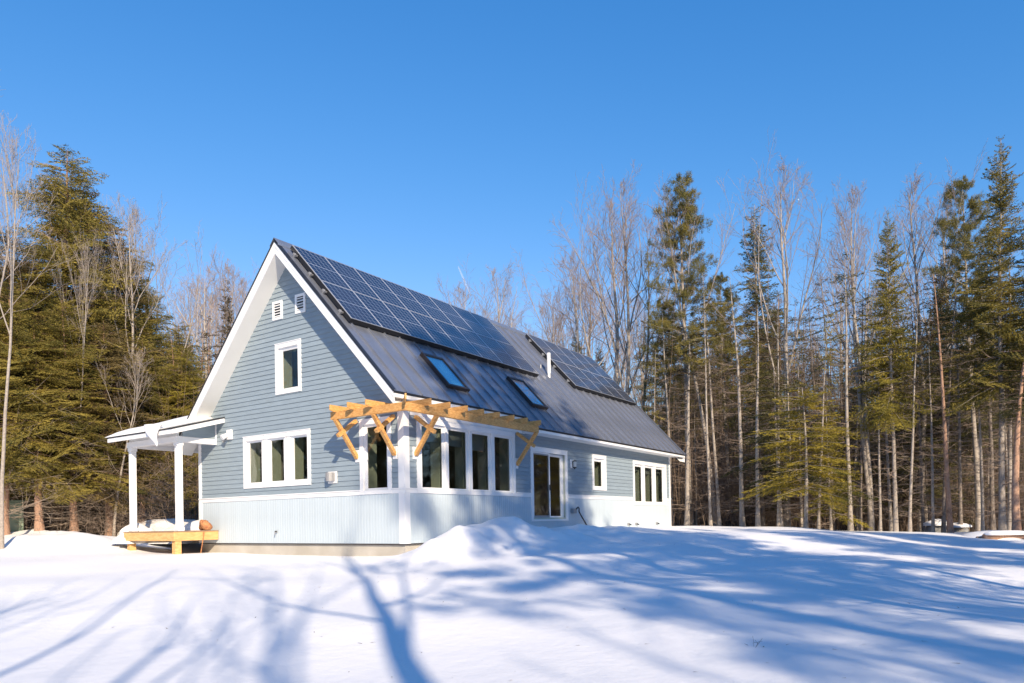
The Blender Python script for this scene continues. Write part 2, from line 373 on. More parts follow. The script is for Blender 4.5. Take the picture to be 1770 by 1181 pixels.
# wall core with real openings
def core(ax, amax, topf, z_bot=-.02, th=.16):
    mb = MB(); brk = sorted({0.0, amax, *([VR] if ax == 'g' else [])} | {x for o in OPEN[ax] for x in (o[0]+.11, o[1]-.11)})
    for a0, a1 in zip(brk[:-1], brk[1:]):
        am = (a0+a1)/2
        holes = sorted((o[2]+.11, o[3]-.11) for o in OPEN[ax] if o[0]+.1 < am < o[1]-.1)
        z = z_bot
        for h0, h1 in holes+[(None, None)]:
            if h0 is None:
                pts = [PM(ax, a0, z, -.001), PM(ax, a1, z, -.001), PM(ax, a1, z, -th), PM(ax, a0, z, -th),
                       PM(ax, a0, topf(a0), -.001), PM(ax, a1, topf(a1), -.001), PM(ax, a1, topf(a1), -th), PM(ax, a0, topf(a0), -th)]
                mb.hexa(pts)
            else:
                wbox(mb, ax, a0, a1, z, h0, -.001, -th); z = h1
    return mb
wall_g = link('wall', core('g', W, zwall).mesh('wall'), M['inner'], house); tag(wall_g, 'gable wall')
wall_e = link('wall', core('e', LEN, lambda a: 3.37).mesh('wall'), M['inner'], house); tag(wall_e, 'long wall under the eave')
wb = MB(); wb.box(0.17, LEN, W-.16, W, -.02, 3.0)
link('wall', wb.mesh('wall'), M['siding'], house)
wb = MB()
far = [(0.17, 3.37), (VR, ZA-.02), (W-.17, 3.05)]
wb.add([(LEN-.16, .17, -.02), (LEN-.16, W-.17, -.02), (LEN-.16, W-.17, 3.05), (LEN-.16, VR, ZA-.05), (LEN-.16, .17, 3.45),
        (LEN, .17, -.02), (LEN, W-.17, -.02), (LEN, W-.17, 3.05), (LEN, VR, ZA-.05), (LEN, .17, 3.45)],
       [(0, 1, 2, 3, 4), (9, 8, 7, 6, 5), (0, 5, 6, 1), (1, 6, 7, 2), (2, 7, 8, 3), (3, 8, 9, 4), (4, 9, 5, 0)])
link('wall', wb.mesh('wall'), M['siding'], house)

# lap siding, every board its own piece
def free(ax, z0, z1, lo, hi):
    segs = [(lo, hi)]
    for o in OPEN[ax]:
        if o[2]+.02 < z1 and o[3]-.02 > z0:
            ns = []
            for a, b in segs:
                if o[1] <= a or o[0] >= b: ns.append((a, b)); continue
                if o[0]-a > .03: ns.append((a, o[0]+.02))
                if b-o[1] > .03: ns.append((o[1]-.02, b))
            segs = ns
    return segs
EXPO = 0.127
def lap(ax, z0, z1, a0, a1, b0, b1, host):
    # bottom edge from a0..a1 at z0, top edge b0..b1 at z1
    mb = MB()
    mb.hexa([PM(ax, a0, z0, .029), PM(ax, a1, z0, .029), PM(ax, a1, z0, .003), PM(ax, a0, z0, .003),
             PM(ax, b0, z1+.012, .009), PM(ax, b1, z1+.012, .009), PM(ax, b1, z1+.012, .003), PM(ax, b0, z1+.012, .003)])
    link('siding_board', mb.mesh('siding_board'), M['siding'], host)
z = ZW1
rr = random.Random(4)
while z < ZA-.1:
    z1 = z+EXPO
    def lim(zz):
        h = (ZA-zz)/S
        return max(.1, VR-h), min(W-.1, VR+h)
    l0, l1 = lim(z); t0, t1 = lim(min(z1+.012, ZA-.01))
    for a, b in free('g', z, z1, l0, l1):
        ta = t0 if a == l0 else a; tb = t1 if b == l1 else b
        if tb-ta > .02:
            if b-a > 4.5:                                    # butt joint somewhere along the course
                c = a+(b-a)*rr.uniform(.3, .7); lap('g', z, z1, a, c-.0015, ta, c-.0015, wall_g); lap('g', z, z1, c+.0015, b, c+.0015, tb, wall_g)
            else: lap('g', z, z1, a, b, ta, tb, wall_g)
    for o in OPEN['g']:
        if z+.008 < o[2] < z1+.0: lap('g', z, o[2]-.010, o[0]+.021, o[1]-.021, o[0]+.021, o[1]-.021, wall_g)
        if z < o[3]+.02 < z1-.015: lap('g', o[3]+.022, z1, o[0]+.021, o[1]-.021, o[0]+.021, o[1]-.021, wall_g)
    z = z1
z = ZW1
while z < 3.36:
    z1 = min(z+EXPO, 3.36)
    for a, b in free('e', z, z1, .1, LEN-.1):
        if b-a > 4.5:
            c = a+(b-a)*rr.uniform(.3, .7); lap('e', z, z1, a, c-.0015, a, c-.0015, wall_e); lap('e', z, z1, c+.0015, b, c+.0015, b, wall_e)
        else: lap('e', z, z1, a, b, a, b, wall_e)
    for o in OPEN['e']:
        if z+.008 < o[2] < z1: lap('e', z, o[2]-.010, o[0]+.021, o[1]-.021, o[0]+.021, o[1]-.021, wall_e)
        if z < o[3]+.02 < z1-.015: lap('e', o[3]+.022, z1, o[0]+.021, o[1]-.021, o[0]+.021, o[1]-.021, wall_e)
    z = z1

# tongue-and-groove wainscot boards
def wain(ax, amax, host, pitch=.0985):
    n = int(round((amax-.2)/pitch)); pitch = (amax-.2)/n; meshes = {}
    for i in range(n):
        a0 = .1+i*pitch; a1 = a0+pitch-.0012
        zt = ZW0+.02; zb = 0.0
        skip = False
        for o in OPEN[ax]:
            if o[2] < ZW0-.02 and o[0]+.01 < (a0+a1)/2 < o[1]-.01: zt = min(zt, o[2]+.02)
        key = (ax, round(zt, 2))
        if key not in meshes:
            mb = MB(); w = a1-a0; c = .004
            P = lambda a, zz, d: (-d, a, zz) if ax == 'g' else (a, -d, zz)
            pr = [(0, .003), (0, .0155), (c, .019), (w-c, .019), (w, .0155), (w, .003)]
            vs = [P(x, zb, d) for x, d in pr]+[P(x, zt, d) for x, d in pr]; k = len(pr)
            mb.add(vs, [(j, (j+1) % k, k+(j+1) % k, k+j) for j in range(k)]+[tuple(range(k)), tuple(range(k, 2*k))])
            meshes[key] = mb.mesh('wainscot_board')
        link('wainscot_board', meshes[key], M['wainscot'], host, loc=(0, a0, 0) if ax == 'g' else (a0, 0, 0))
wain('g', W, wall_g); wain('e', LEN, wall_e)

# foundation, flashing, belly band, corner boards
mb = MB(); mb.box(.03, LEN-.03, .03, W-.03, -1.1, -.03)
link('foundation', mb.mesh('foundation'), M['concrete'], house)
mb = MB(); mb.box(-.022, LEN, -.022, .03, -.028, -.004); mb.box(-.022, .03, .03, W, -.0285, -.0045)
link('flashing', mb.mesh('flashing'), M['bronze'], house)
def band(ax, segs, host):
    for a, b in segs:
        mb = MB(); wbox(mb, ax, a, b, ZW0, ZW1-.02, .004, .036); wbox(mb, ax, a, b, ZW1-.019, ZW1+.006, .004, .056)
        link('belly_band', mb.mesh('belly_band'), M['trim'], host)
band('g', [(1.43, W+.02), (-.055, .374)], wall_g)
band('e', [(-.03, .424), (4.661, 5.485), (7.693, 12.757), (16.044, LEN+.03)], wall_e)
mb = MB()
mb.box(-.036, -.001, -.034, .154, -.004, ZW0-.001); mb.box(-.0362, -.001, -.036, .154, ZW1+.007, 3.34)
mb.box(-.001, .154, -.036, -.001, -.004, ZW0-.001); mb.box(-.001, .154, -.0362, -.001, ZW1+.007, 3.34)
link('corner_board', mb.mesh('corner_board'), M['trim'], house)
mb = MB(); mb.box(-.036, -.002, W-.13, W+.03, -.004, ZW0-.001); mb.box(-.034, -.002, W-.12, W+.018, ZW1+.007, 3.0)
link('corner_board', mb.mesh('corner_board'), M['trim'], house)
mb = MB(); mb.box(LEN-.12, LEN+.03, -.036, -.002, -.004, ZW0-.001); mb.box(LEN-.1, LEN+.018, -.034, -.002, ZW1+.007, 3.05)
link('corner_board', mb.mesh('corner_board'), M['trim'], house)
mb = MB(); mb.box(.2, 5.2, -.03, -.0235, 3.05, 3.36)
link('frieze_board', mb.mesh('frieze_board'), M['trim'], house)

# ---- windows
def window(ax, cas, panes, z0, z1, label, seams=(), shades=(), rec=.042, name='window', cw=None):
    """cas = casing rectangle, panes = clear glass spans at the glass plane"""
    a0, a1, c0, c1 = cas; host = house; panes = [(l-.042, r-.030) for l, r in panes]
    mb = MB(); iw = .115
    wbox(mb, ax, a0, a0+iw, c0, c1, .002, .042); wbox(mb, ax, a1-iw, a1, c0, c1, .002, .042)
    wbox(mb, ax, a0+iw, a1-iw, c1-iw, c1, .002, .041); wbox(mb, ax, a0+iw, a1-iw, c0, c0+iw*.9, .002, .041)
    wbox(mb, ax, a0-.008, a1+.008, c1, c1+.022, .002, .055)
    win = link(name, mb.mesh(name, .003), M['trim'], host); tag(win, label)
    # frame: jambs, mullions, head, sill
    fr = MB()
    edges = [a0+iw]+[x for p in panes for x in p]+[a1-iw]
    for i in range(0, len(edges), 2):
        l, r = edges[i], edges[i+1]
        if r-l > .004:
            wbox(fr, ax, l, r, c0+iw*.9, c1-iw, -rec-.03, -rec+.03)
            if 0 < i < len(edges)-2: wbox(fr, ax, l+.075, r-.075, c0+iw*.9, c1-iw, -rec+.03, .02)
    for l, r in panes:
        wbox(fr, ax, l, r, z1, c1-iw, -rec-.031, -rec+.029); wbox(fr, ax, l, r, c0+iw*.9, z0, -rec-.031, -rec+.029)
    # jamb liners
    wbox(fr, ax, a0+iw-.012, a0+iw, c0+iw*.9, c1-iw, -.16, .002); wbox(fr, ax, a1-iw, a1-iw+.012, c0+iw*.9, c1-iw, -.16, .002)
    wbox(fr, ax, a0+iw, a1-iw, c1-iw, c1-iw+.012, -.16, .002); wbox(fr, ax, a0+iw, a1-iw, c0+iw*.9-.012, c0+iw*.9, -.16, .002)
    link('frame', fr.mesh('frame'), M['trim'], win)
    rv = MB(); d1 = -.44
    wbox(rv, ax, a0+iw-.03, a0+iw-.001, c0+iw*.9-.03, c1-iw+.03, -.161, d1); wbox(rv, ax, a1-iw+.001, a1-iw+.03, c0+iw*.9-.03, c1-iw+.03, -.161, d1)
    wbox(rv, ax, a0+iw, a1-iw, c1-iw, c1-iw+.03, -.161, d1); wbox(rv, ax, a0+iw, a1-iw, c0+iw*.9-.03, c0+iw*.9, -.161, d1)
    for i_ in range(len(panes)-1):
        mm = (panes[i_][1]+panes[i_+1][0])/2; wbox(rv, ax, mm-.09, mm+.09, c0+iw*.9, c1-iw, -.161, d1+.002)
    link('reveal', rv.mesh('reveal'), M['inner'], win)
    for l, r in panes:
        p = MB(); wbox(p, ax, l-.005, r+.005, z0-.005, z1+.005, -rec-.004, -rec+.004)
        link('pane', p.mesh('pane'), M['glass'], win)
        s_ = MB()
        for q in ((l, l+.022, z0, z1), (r-.022, r, z0, z1), (l+.022, r-.022, z0, z0+.022), (l+.022, r-.022, z1-.022, z1)):
            wbox(s_, ax, *q, -rec+.005, -rec+.018)
        link('sash', s_.mesh('sash'), M['trim'], win)
    for (l, r, s0, s1) in shades:
        p = MB(); wbox(p, ax, l, r, s0, s1, -.20, -.19); wbox(p, ax, l, r, s0-.02, s0, -.205, -.185)
        link('roller_shade', p.mesh('roller_shade'), M['shade'], win)
    for sm in seams:
        p = MB(); wbox(p, ax, sm-.004, sm+.004, c0-.001, c1+.023, .0425, .044)
        link('joint', p.mesh('joint'), M['galv'], win)
    return win
window('g', (3.232, 6.039, 1.526, 2.965), [(3.44, 3.99), (4.38, 4.93), (5.32, 5.87)], 1.665, 2.82, 'three part window low on the gable wall', seams=(4.17, 5.13))
window('g', (3.549, 4.594, 4.003, 5.362), [(3.745, 4.40)], 4.135, 5.19, 'single attic window high on the gable wall')
window('g', (.374, 1.43, 1.195, 3.018), [(.59, 1.27)], 1.325, 2.86, 'tall corner window under the pergola on the gable wall')
window('e', (.424, 4.661, 1.195, 3.018), [(.69, 1.48), (1.72, 2.47), (2.71, 3.465), (3.745, 4.50)], 1.325, 2.86, 'four part window wall under the pergola',
       shades=[(.60, 1.60, 2.52, 2.95), (1.62, 2.62, 2.48, 2.95), (2.64, 3.6, 2.44, 2.95)])
window('e', (9.426, 10.47, 1.501, 2.715), [(9.66, 10.27)], 1.625, 2.53, 'small square window right of the sliding door')
window('e', (12.757, 16.044, 1.015, 2.708), [(13.02, 13.68), (13.98, 14.72), (15.07, 15.80)], 1.14, 2.53, 'three part window at the far end of the long wall',
       shades=[(12.95, 13.8, 2.38, 2.6), (13.9, 14.8, 2.30, 2.6), (15.0, 15.9, 2.38, 2.6)])
# sliding door
mb = MB(); a0, a1, c0, c1 = 5.485, 7.693, .464, 2.699
wbox(mb, 'e', a0, a0+.12, c0, c1, .002, .042); wbox(mb, 'e', a1-.12, a1, c0, c1, .002, .042); wbox(mb, 'e', a0+.12, a1-.12, c1-.13, c1, .002, .041)
wbox(mb, 'e', a0+.12, a1-.12, c0, c0+.06, .002, .05); wbox(mb, 'e', a0-.008, a1+.008, c1, c1+.022, .002, .055)
door = tag(link('sliding_door', mb.mesh('sliding_door', .003), M['trim'], house), 'white sliding glass door in the long wall')
fr = MB()
for q in ((5.605, 5.70, .524, 2.569, -.03), (6.60, 6.655, .524, 2.569, -.03), (5.70, 6.60, 2.53, 2.569, -.03), (5.70, 6.60, .524, .57, -.03),
          (6.66, 6.72, .524, 2.569, -.09), (7.40, 7.573, .524, 2.569, -.09), (6.72, 7.40, 2.49, 2.569, -.09), (6.72, 7.40, .524, .62, -.09)):
    wbox(fr, 'e', q[0], q[1], q[2], q[3], q[4]-.02, q[4]+.025)
link('door_frame', fr.mesh('door_frame', .002), M['trim'], door)
p = MB(); wbox(p, 'e', 5.70, 6.60, .57, 2.53, -.034, -.028); link('pane', p.mesh('pane'), M['glass'], door)
p = MB(); wbox(p, 'e', 6.72, 7.40, .62, 2.49, -.094, -.088); link('pane', p.mesh('pane'), M['glass'], door)
p = MB()
for q in ((5.70, 5.725, .57, 2.53), (6.575, 6.60, .57, 2.53), (5.725, 6.575, 2.49, 2.53), (5.725, 6.575, .57, .64)): wbox(p, 'e', *q, -.026, -.01)
link('screen_frame', p.mesh('screen_frame'), M['galv'], door)
p = MB(); wbox(p, 'e', 6.595, 6.655, 1.42, 1.60, -.004, .035); link('handle', p.mesh('handle', .008), M['black'], door)
# attic louvre vents
for v0, v1 in ((4.265, 4.665), (3.335, 3.735)):
    z0, z1 = (6.03, 6.535) if v0 > 4 else (6.055, 6.56)
    mb = MB()
    for q in ((v0, v0+.07, z0, z1), (v1-.07, v1, z0, z1), (v0+.07, v1-.07, z0, z0+.07), (v0+.07, v1-.07, z1-.07, z1)): wbox(mb, 'g', *q, .004, .05)
    lv = link('gable_vent', mb.mesh('gable_vent', .003), M['trim'], house)
    if v0 > 4: tag(lv, 'louvred gable vent left of the other one')
    p = MB(); wbox(p, 'g', v0+.07, v1-.07, z0+.07, z1-.07, .0235, .026); link('backing', p.mesh('backing'), M['black'], lv)
    for i in range(5):
        zz = z0+.085+i*.073; p = MB()
        p.hexa([PM('g', v0+.07, zz, .05), PM('g', v1-.07, zz, .05), PM('g', v1-.07, zz-.004, .044), PM('g', v0+.07, zz-.004, .044),
                PM('g', v0+.07, zz+.028, .034), PM('g', v1-.07, zz+.028, .034), PM('g', v1-.07, zz+.024, .030), PM('g', v0+.07, zz+.024, .030)])
        link('slat', p.mesh('slat'), M['trim'], lv)
# interior
mb = MB(); mb.box(.17, LEN-.17, .17, W-.17, .36, .42); mb.box(.17, LEN-.17, .17, W-.17, 3.02, 3.08)
link('floor_slab', mb.mesh('floor_slab'), M['inner_dark'], house)
mb = MB(); mb.box(4.9, 5.0, .17, 5.0, .42, 3.02); mb.box(.17, 12, 5.2, 5.3, .42, 3.02); mb.box(8.4, 8.5, .17, 5.0, .42, 3.02); mb.box(11.9, 12.0, .17, 5, .42, 3.02); mb.box(12, LEN-.17, 4.0, 4.1, .42, 3.02)
mb.box(3.0, 3.1, 2.6, 5.3, 3.08, 5.6)
link('partition', mb.mesh('partition'), M['inner_dark'], house)

# ------------------------------------------------------------------ roof
PH = math.atan(S); CS, SN = math.cos(PH), math.sin(PH)
roof = link('roof', MB().hexa([(G+.04, E1+.03, ztop(E1)-.14), (USTEP, E1+.03, ztop(E1)-.14), (USTEP, VR, ZR-.30), (G+.04, VR, ZR-.30),
    (G+.04, E1+.03, ztop(E1)-.035), (USTEP, E1+.03, ztop(E1)-.035), (USTEP, VR, ZR-.01), (G+.04, VR, ZR-.01)])
    .hexa([(USTEP+.001, E2+.03, ztop(E2)-.14), (LG-.04, E2+.03, ztop(E2)-.14), (LG-.04, VR, ZR-.30), (USTEP+.001, VR, ZR-.30),
    (USTEP+.001, E2+.03, ztop(E2)-.035), (LG-.04, E2+.03, ztop(E2)-.035), (LG-.04, VR, ZR-.012), (USTEP+.001, VR, ZR-.012)])
    .hexa([(G+.04, VR+.001, ZR-.30), (LG-.04, VR+.001, ZR-.30), (LG-.04, W+.4, ztop(W+.4)-.14), (G+.04, W+.4, ztop(W+.4)-.14),
    (G+.04, VR+.001, ZR-.01), (LG-.04, VR+.001, ZR-.01), (LG-.04, W+.4, ztop(W+.4)-.01), (G+.04, W+.4, ztop(W+.4)-.01)]).mesh('roof'), M['soffit'], house)
def slope_mat(u, v):       # local x = along the eave, y = up the slope, z = outwards, origin at (u, v) on the sheet
    return Matrix(((1, 0, 0, u), (0, CS, -SN, v), (0, SN, CS, ztop(v)), (0, 0, 0, 1)))
seams = [G]+[-.10+.568*k for k in range(0, 31) if -.10+.568*k < LG-.2]+[LG]
seams[10] = USTEP
pm = {}
for a, b in zip(seams[:-1], seams[1:]):
    ve = E1 if b <= USTEP+.01 else E2
    ln = (VR-ve)/CS; w = b-a; key = (round(w, 3), ve)
    if key not in pm:
        mb = MB(); e = .0015
        mb.box(.030, w-.013, -.0, ln-.02, -.028, 0.0)
        mb.box(w-.0125, w-e, 0.004, ln-.05, -.02, .042)
        pm[key] = mb.mesh('roof_panel')
    link('roof_panel', pm[key], M['metal_roof'], roof, mw=slope_mat(a, ve))
mb = MB()
for ve, a, b in ((E1, G+.002, USTEP), (E2, USTEP+.001, LG-.002)):
    mb.hexa([(a, ve+.01, ztop(ve+.01)-.034), (b, ve+.01, ztop(ve+.01)-.034), (b, VR, ZR-.034), (a, VR, ZR-.034), (a, ve+.01, ztop(ve+.01)-.030), (b, ve+.01, ztop(ve+.01)-.030), (b, VR, ZR-.030), (a, VR, ZR-.030)])
link('seam_shade', mb.mesh('seam_shade'), M['black'], roof)  # black sheet showing through the seam gaps as painted shadow lines of the ribs
mbl = MB()
for a, b in zip(seams[:-1], seams[1:]):
    mbl.hexa([(a+.002, VR+.01, ZR-.03), (b-.002, VR+.01, ZR-.03), (b-.002, W+.45, ztop(W+.45)-.03), (a+.002, W+.45, ztop(W+.45)-.03),
              (a+.002, VR+.01, ZR), (b-.002, VR+.01, ZR), (b-.002, W+.45, ztop(W+.45)), (a+.002, W+.45, ztop(W+.45))])
link('roof_panel', mbl.mesh('roof_panel'), M['metal_roof'], roof)
mb = MB()   # ridge cap
for u0, u1 in ((G-.02, LG+.02),):
    for sgn in (-1, 1):
        v1 = VR+sgn*.16; z1 = ZR-S*.16+.05; z0 = ZR+.055
        mb.hexa([(u0, VR, z0-.01), (u1, VR, z0-.01), (u1, v1, z1-.01), (u0, v1, z1-.01), (u0, VR, z0), (u1, VR, z0), (u1, v1, z1), (u0, v1, z1)])
        mb.hexa([(u0, v1, z1-.05), (u1, v1, z1-.05), (u1, v1+sgn*.004, z1-.05), (u0, v1+sgn*.004, z1-.05), (u0, v1, z1), (u1, v1, z1), (u1, v1+sgn*.004, z1), (u0, v1+sgn*.004, z1)])
link('ridge_cap', mb.mesh('ridge_cap'), M['metal_roof'], roof)
# rake boards, rake soffit, drip edges
def rake(u0, u1, v0, v1, off0, off1, m_, nm):
    """strip following the gable between v0 and v1, vertical extent off0..off1 below the sheet"""
    mb = MB(); mb.hexa([(u0, v0, ztop(v0)-off1), (u1, v0, ztop(v0)-off1), (u1, v1, ztop(v1)-off1), (u0, v1, ztop(v1)-off1),
                        (u0, v0, ztop(v0)-off0), (u1, v0, ztop(v0)-off0), (u1, v1, ztop(v1)-off0), (u0, v1, ztop(v1)-off0)])
    return link(nm, mb.mesh(nm), m_, roof)
for ue, sg in ((G, 1), (LG, -1)):
    vE = E1 if ue < 0 else E2
    for (va, vb) in ((vE+.02, VR), (VR, W+.42)):
        rake(ue+.012*sg, ue+.04*sg, va, vb, .03, .352, M['trim'], 'rake_board')
        rake(ue-.0*sg, ue+.012*sg, va, vb, .03, .17, M['trim'], 'rake_trim')
        rake(ue-.014*sg, ue+.10*sg, va-.0, vb, -.004, .028+.022, M['dark_metal'], 'drip_edge')
    lo, hi = sorted((ue+.04*sg, 0 if ue < 0 else LEN))
    rake(lo, hi-.0, vE+.03, VR, .335, .352, M['soffit'], 'soffit'); rake(lo, hi-.0, VR, W+.4, .335, .352, M['soffit'], 'soffit')
# eave fascia + soffit
mb = MB(); mb.box(G+.01, USTEP, E1+.005, E1+.03, 3.372, ztop(E1)-.034); link('fascia', mb.mesh('fascia'), M['trim'], roof)
mb = MB(); mb.box(G+.04, USTEP, E1+.03, -.024, 3.376, 3.388); link('soffit', mb.mesh('soffit'), M['soffit'], roof)
mb = MB(); mb.box(USTEP+.06, LG-.01, E2+.005, E2+.03, 3.052, ztop(E2)-.034); link('fascia', mb.mesh('fascia'), M['trim'], roof)
mb = MB(); mb.box(USTEP+.06, LEN+.0, E2+.03, -.024, 3.056, 3.068); link('soffit', mb.mesh('soffit'), M['soffit'], roof)
mb = MB(); mb.box(USTEP+.03, USTEP+.06, E2+.005, -.024, 3.052, 3.30); link('fascia', mb.mesh('fascia'), M['trim'], roof)
for a, b, e in ((G-.01, USTEP, E1), (USTEP, LG+.01, E2)):
    mb = MB(); mb.box(a, b, e-.006, e+.006, ztop(e)-.055, ztop(e)-.003); link('drip_edge', mb.mesh('drip_edge'), M['dark_metal'], roof)
# skylights
def lbox(mb, x0, x1, y0, y1, z0, z1): return mb.box(x0, x1, y0, y1, z0, z1)
for i, (u0, u1) in enumerate(((1.93, 2.80), (5.99, 6.86))):
    v0, v1 = .23, 1.13; mw = slope_mat(u0, v0); ln = (v1-v0)/CS; w = u1-u0
    mb = MB()
    for q in ((0, .06, .06, ln-.06), (w-.06, w, .06, ln-.06), (-.02, w+.02, -.02, .06), (-.01, w+.01, ln-.06, ln+.03)): lbox(mb, *q, .002, .105)
    sk = tag(link('skylight', mb.mesh('skylight', .006), M['bronze'], house, mw=mw), ('skylight nearer the gable', 'skylight nearer the vent pipe')[i])
    p = MB(); lbox(p, .055, w-.055, .055, ln-.055, .075, .083)
    o = bpy.data.objects.new('pane', p.mesh('pane')); o.data.materials.append(M['skyglass']); COL.objects.link(o); o.parent = sk
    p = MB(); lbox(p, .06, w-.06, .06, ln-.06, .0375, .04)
    o = bpy.data.objects.new('blind', p.mesh('blind')); o.data.materials.append(M['sky_sheen']); COL.objects.link(o); o.parent = sk  # flat sheet added below the glass to carry the painted sky blue
# plumbing vents
z0 = ztop(1.83)
mb = MB(); mb.cyl((9.75, 1.83, z0+.12), (9.75, 1.83, z0+.86), .066, n=14); mb.cyl((9.75, 1.83, z0-.05), (9.75, 1.83, z0+.12), .05, n=12)
vp = tag(link('vent_pipe', mb.mesh('vent_pipe'), M['pipe'], roof), 'tall white vent pipe')
z0 = ztop(2.19); mb = MB(); mb.cyl((9.77, 2.19, z0-.05), (9.77, 2.19, z0+.10), .035, n=10)
link('vent_pipe', mb.mesh('vent_pipe'), M['galv'], roof)

# ------------------------------------------------------------------ solar arrays
pmesh = MB(); pw, ph = 1.085, 1.57
pmesh.box(.012, pw-.012, .012, ph-.012, -.03, .0)
pmesh = pmesh.mesh('solar_panel')
fmesh = MB()
for q in ((.003, .013, .003, ph-.003), (pw-.013, pw-.003, .003, ph-.003), (.013, pw-.013, .003, .013), (.013, pw-.013, ph-.013, ph-.003)): lbox(fmesh, *q, -.04, .003)
fmesh = fmesh.mesh('frame')
def array(u0, cols, label):
    vb = 1.586
    base = slope_mat(u0, vb); base = base @ Matrix.Translation((0, 0, .155))
    root = empty('solar_array', base.translation, label, 'solar panels', 'solar arrays on the metal roof')
    rot = base.to_3x3()
    for c in range(cols):
        for r in range(2):
            mw = rot.to_4x4(); mw.translation = base.translation+rot @ Vector((c*pw, r*(ph+.012), 0))
            p = link('solar_panel', pmesh, M['solar'], root, mw=mw)
            f = bpy.data.objects.new('frame', fmesh); COL.objects.link(f); f.parent = p
            if not fmesh.materials: fmesh.materials.append(M['alu'])
    for yy in (.35, 1.2, 1.93, 2.78):
        mb = MB(); lbox(mb, -.05, cols*pw+.05, yy-.02, yy+.02, -.085, -.041)
        mw = rot.to_4x4(); mw.translation = base.translation
        rl = link('rail', mb.mesh('rail'), M['black'], root, mw=mw)
        mb = MB()
        for xx in [-.06]+[.5+k*1.14 for k in range(int(cols*pw/1.14))]+[cols*pw+.04]:
            mb.cyl((xx, yy, -.152), (xx, yy, -.10), .035, .05, n=8); mb.box(xx-.05, xx+.05, yy-.05, yy+.05, -.10, -.06)
        o = bpy.data.objects.new('mount', mb.mesh('mount')); o.data.materials.append(M['galv']); COL.objects.link(o); o.parent = rl
    mb = MB(); lbox(mb, 0, cols*pw, -.012, -.004, -.12, -.01); lbox(mb, -.014, -.006, 0, 2*ph, -.115, -.012)
    mw = rot.to_4x4(); mw.translation = base.translation
    link('shade_strip', mb.mesh('shade_strip'), M['black'], root, mw=mw)  # black strips stand in for the shade under the panel edges
array(-.19, 8, 'larger array of dark solar panels on the near part of the roof')
array(11.12, 5, 'smaller array of solar panels on the far part of the roof')

# ------------------------------------------------------------------ pergola
pg = empty('pergola', (0, 0, 2.1), 'raw timber pergola bracketed around the corner above the windows', 'pergola')
def wood(nm, mb): return link(nm, mb.mesh(nm, .004), M['cedar'], pg)
PB = .70
wood('beam', MB().box(-PB-.045, -PB+.045, -PB-.047, 1.66, 2.985, 3.17))
wood('beam', MB().box(-PB+.046, 4.84, -PB-.045, -PB+.045, 2.985, 3.17))
def rafter(p0, p1, z0=3.15):
    p0 = np.array(p0, float); p1 = np.array(p1, float); d = (p1-p0); L_ = np.linalg.norm(d); d /= L_; s_ = np.array((-d[1], d[0]))*.019
    prof = [(0, z0), (L_-.10, z0), (L_-.0, z0+.03), (L_, z0+.155), (0, z0+.155)]
    vs = []
    for sg in (-1, 1):
        for t, zz in prof: q = p0+d*t+s_*sg; vs.append((q[0], q[1], zz))
    n = len(prof)
    return MB().add(vs, [tuple(range(n)), tuple(range(2*n-1, n-1, -1))]+[(i, (i+1) % n, n+(i+1) % n, n+i) for i in range(n)])
for v in (.27, .86, 1.45): wood('rafter', rafter((-.045, v), (-.95, v)))
for u in (-.10+.0, .58, 1.25, 1.92, 2.60, 3.28, 3.94, 4.62): wood('rafter', rafter((u, -.045), (u, -.95)) if u > 0 else rafter((u-.0, -.06), (u, -.95)))
wood('rafter', rafter((-.055, -.055), (-.95, -.95)))
def brace(ax, a):
    b = a
    P = lambda d, zz, o=0: PM(ax, b+o, zz, d)
    side = (0, 1, 0) if ax == 'g' else (1, 0, 0)
    m1 = MB().beam(P(.05, 2.10), P(.735, 2.985), .085, .10, up=side)
    wood('brace', m1)
    m2 = MB().beam(P(.07, 3.02), P(.66, 2.60), .085, .10, up=side)
    m2.v = [tuple(np.array(p)+np.array(PM(ax, .0015, 0, 0))) for p in m2.v]
    wood('brace', m2)
    m3 = MB(); wbox(m3, ax, b-.065, b+.065, 2.0, 2.30, .012, .055)
    link('mounting_block', m3.mesh('mounting_block', .004), M['trim'], pg)
brace('g', .24); brace('g', 1.50); brace('e', .35); brace('e', 4.72)

# ------------------------------------------------------------------ porch
porch = empty('porch', (-1.1, 8.5, -.3), 'white posted open porch with a raised timber deck at the left corner of the house', 'porch')
def pp(nm, mb, m_='trim', bev=.004): return link(nm, mb.mesh(nm, bev), M[m_], porch)
DU0, DV0, DV1, DZ = -1.36, 7.30, 9.86, .375
pp('rim_board', MB().box(DU0-.04, DU0, DV0-.04, DV1, .10, DZ-.03), 'deckwood')
pp('rim_board', MB().box(DU0+.001, -.03, DV0-.04, DV0, .10, DZ-.03), 'deckwood')
pp('rim_board', MB().box(DU0+.001, 4.0, DV1-.04, DV1, .10, DZ-.03), 'deckwood')
v = DV0-.055
bm_ = MB().box(DU0-.055, -.03, 0, .135, DZ-.028, DZ).mesh('deck_board', .003)
while v < W:
    link('deck_board', bm_, M['deckboard'], porch, loc=(0, v, 0)); v += .14
bm2 = MB().box(DU0-.055, 4.0, 0, .135, DZ-.028, DZ).mesh('deck_board', .003)
while v < DV1:
    link('deck_board', bm2, M['deckboard'], porch, loc=(0, v, 0)); v += .14
for (u, v) in ((-1.25, 7.37), (-1.25, 9.72), (3.8, 9.72)): pp('leg', MB().box(u-.09, u+.09, v-.085, v+.085, -.9, .10), 'deckwood')
for k in range(6): pp('joist', MB().box(DU0+.02, -.05, 7.7+.36*k, 7.74+.36*k, .12, DZ-.031), 'deckwood')
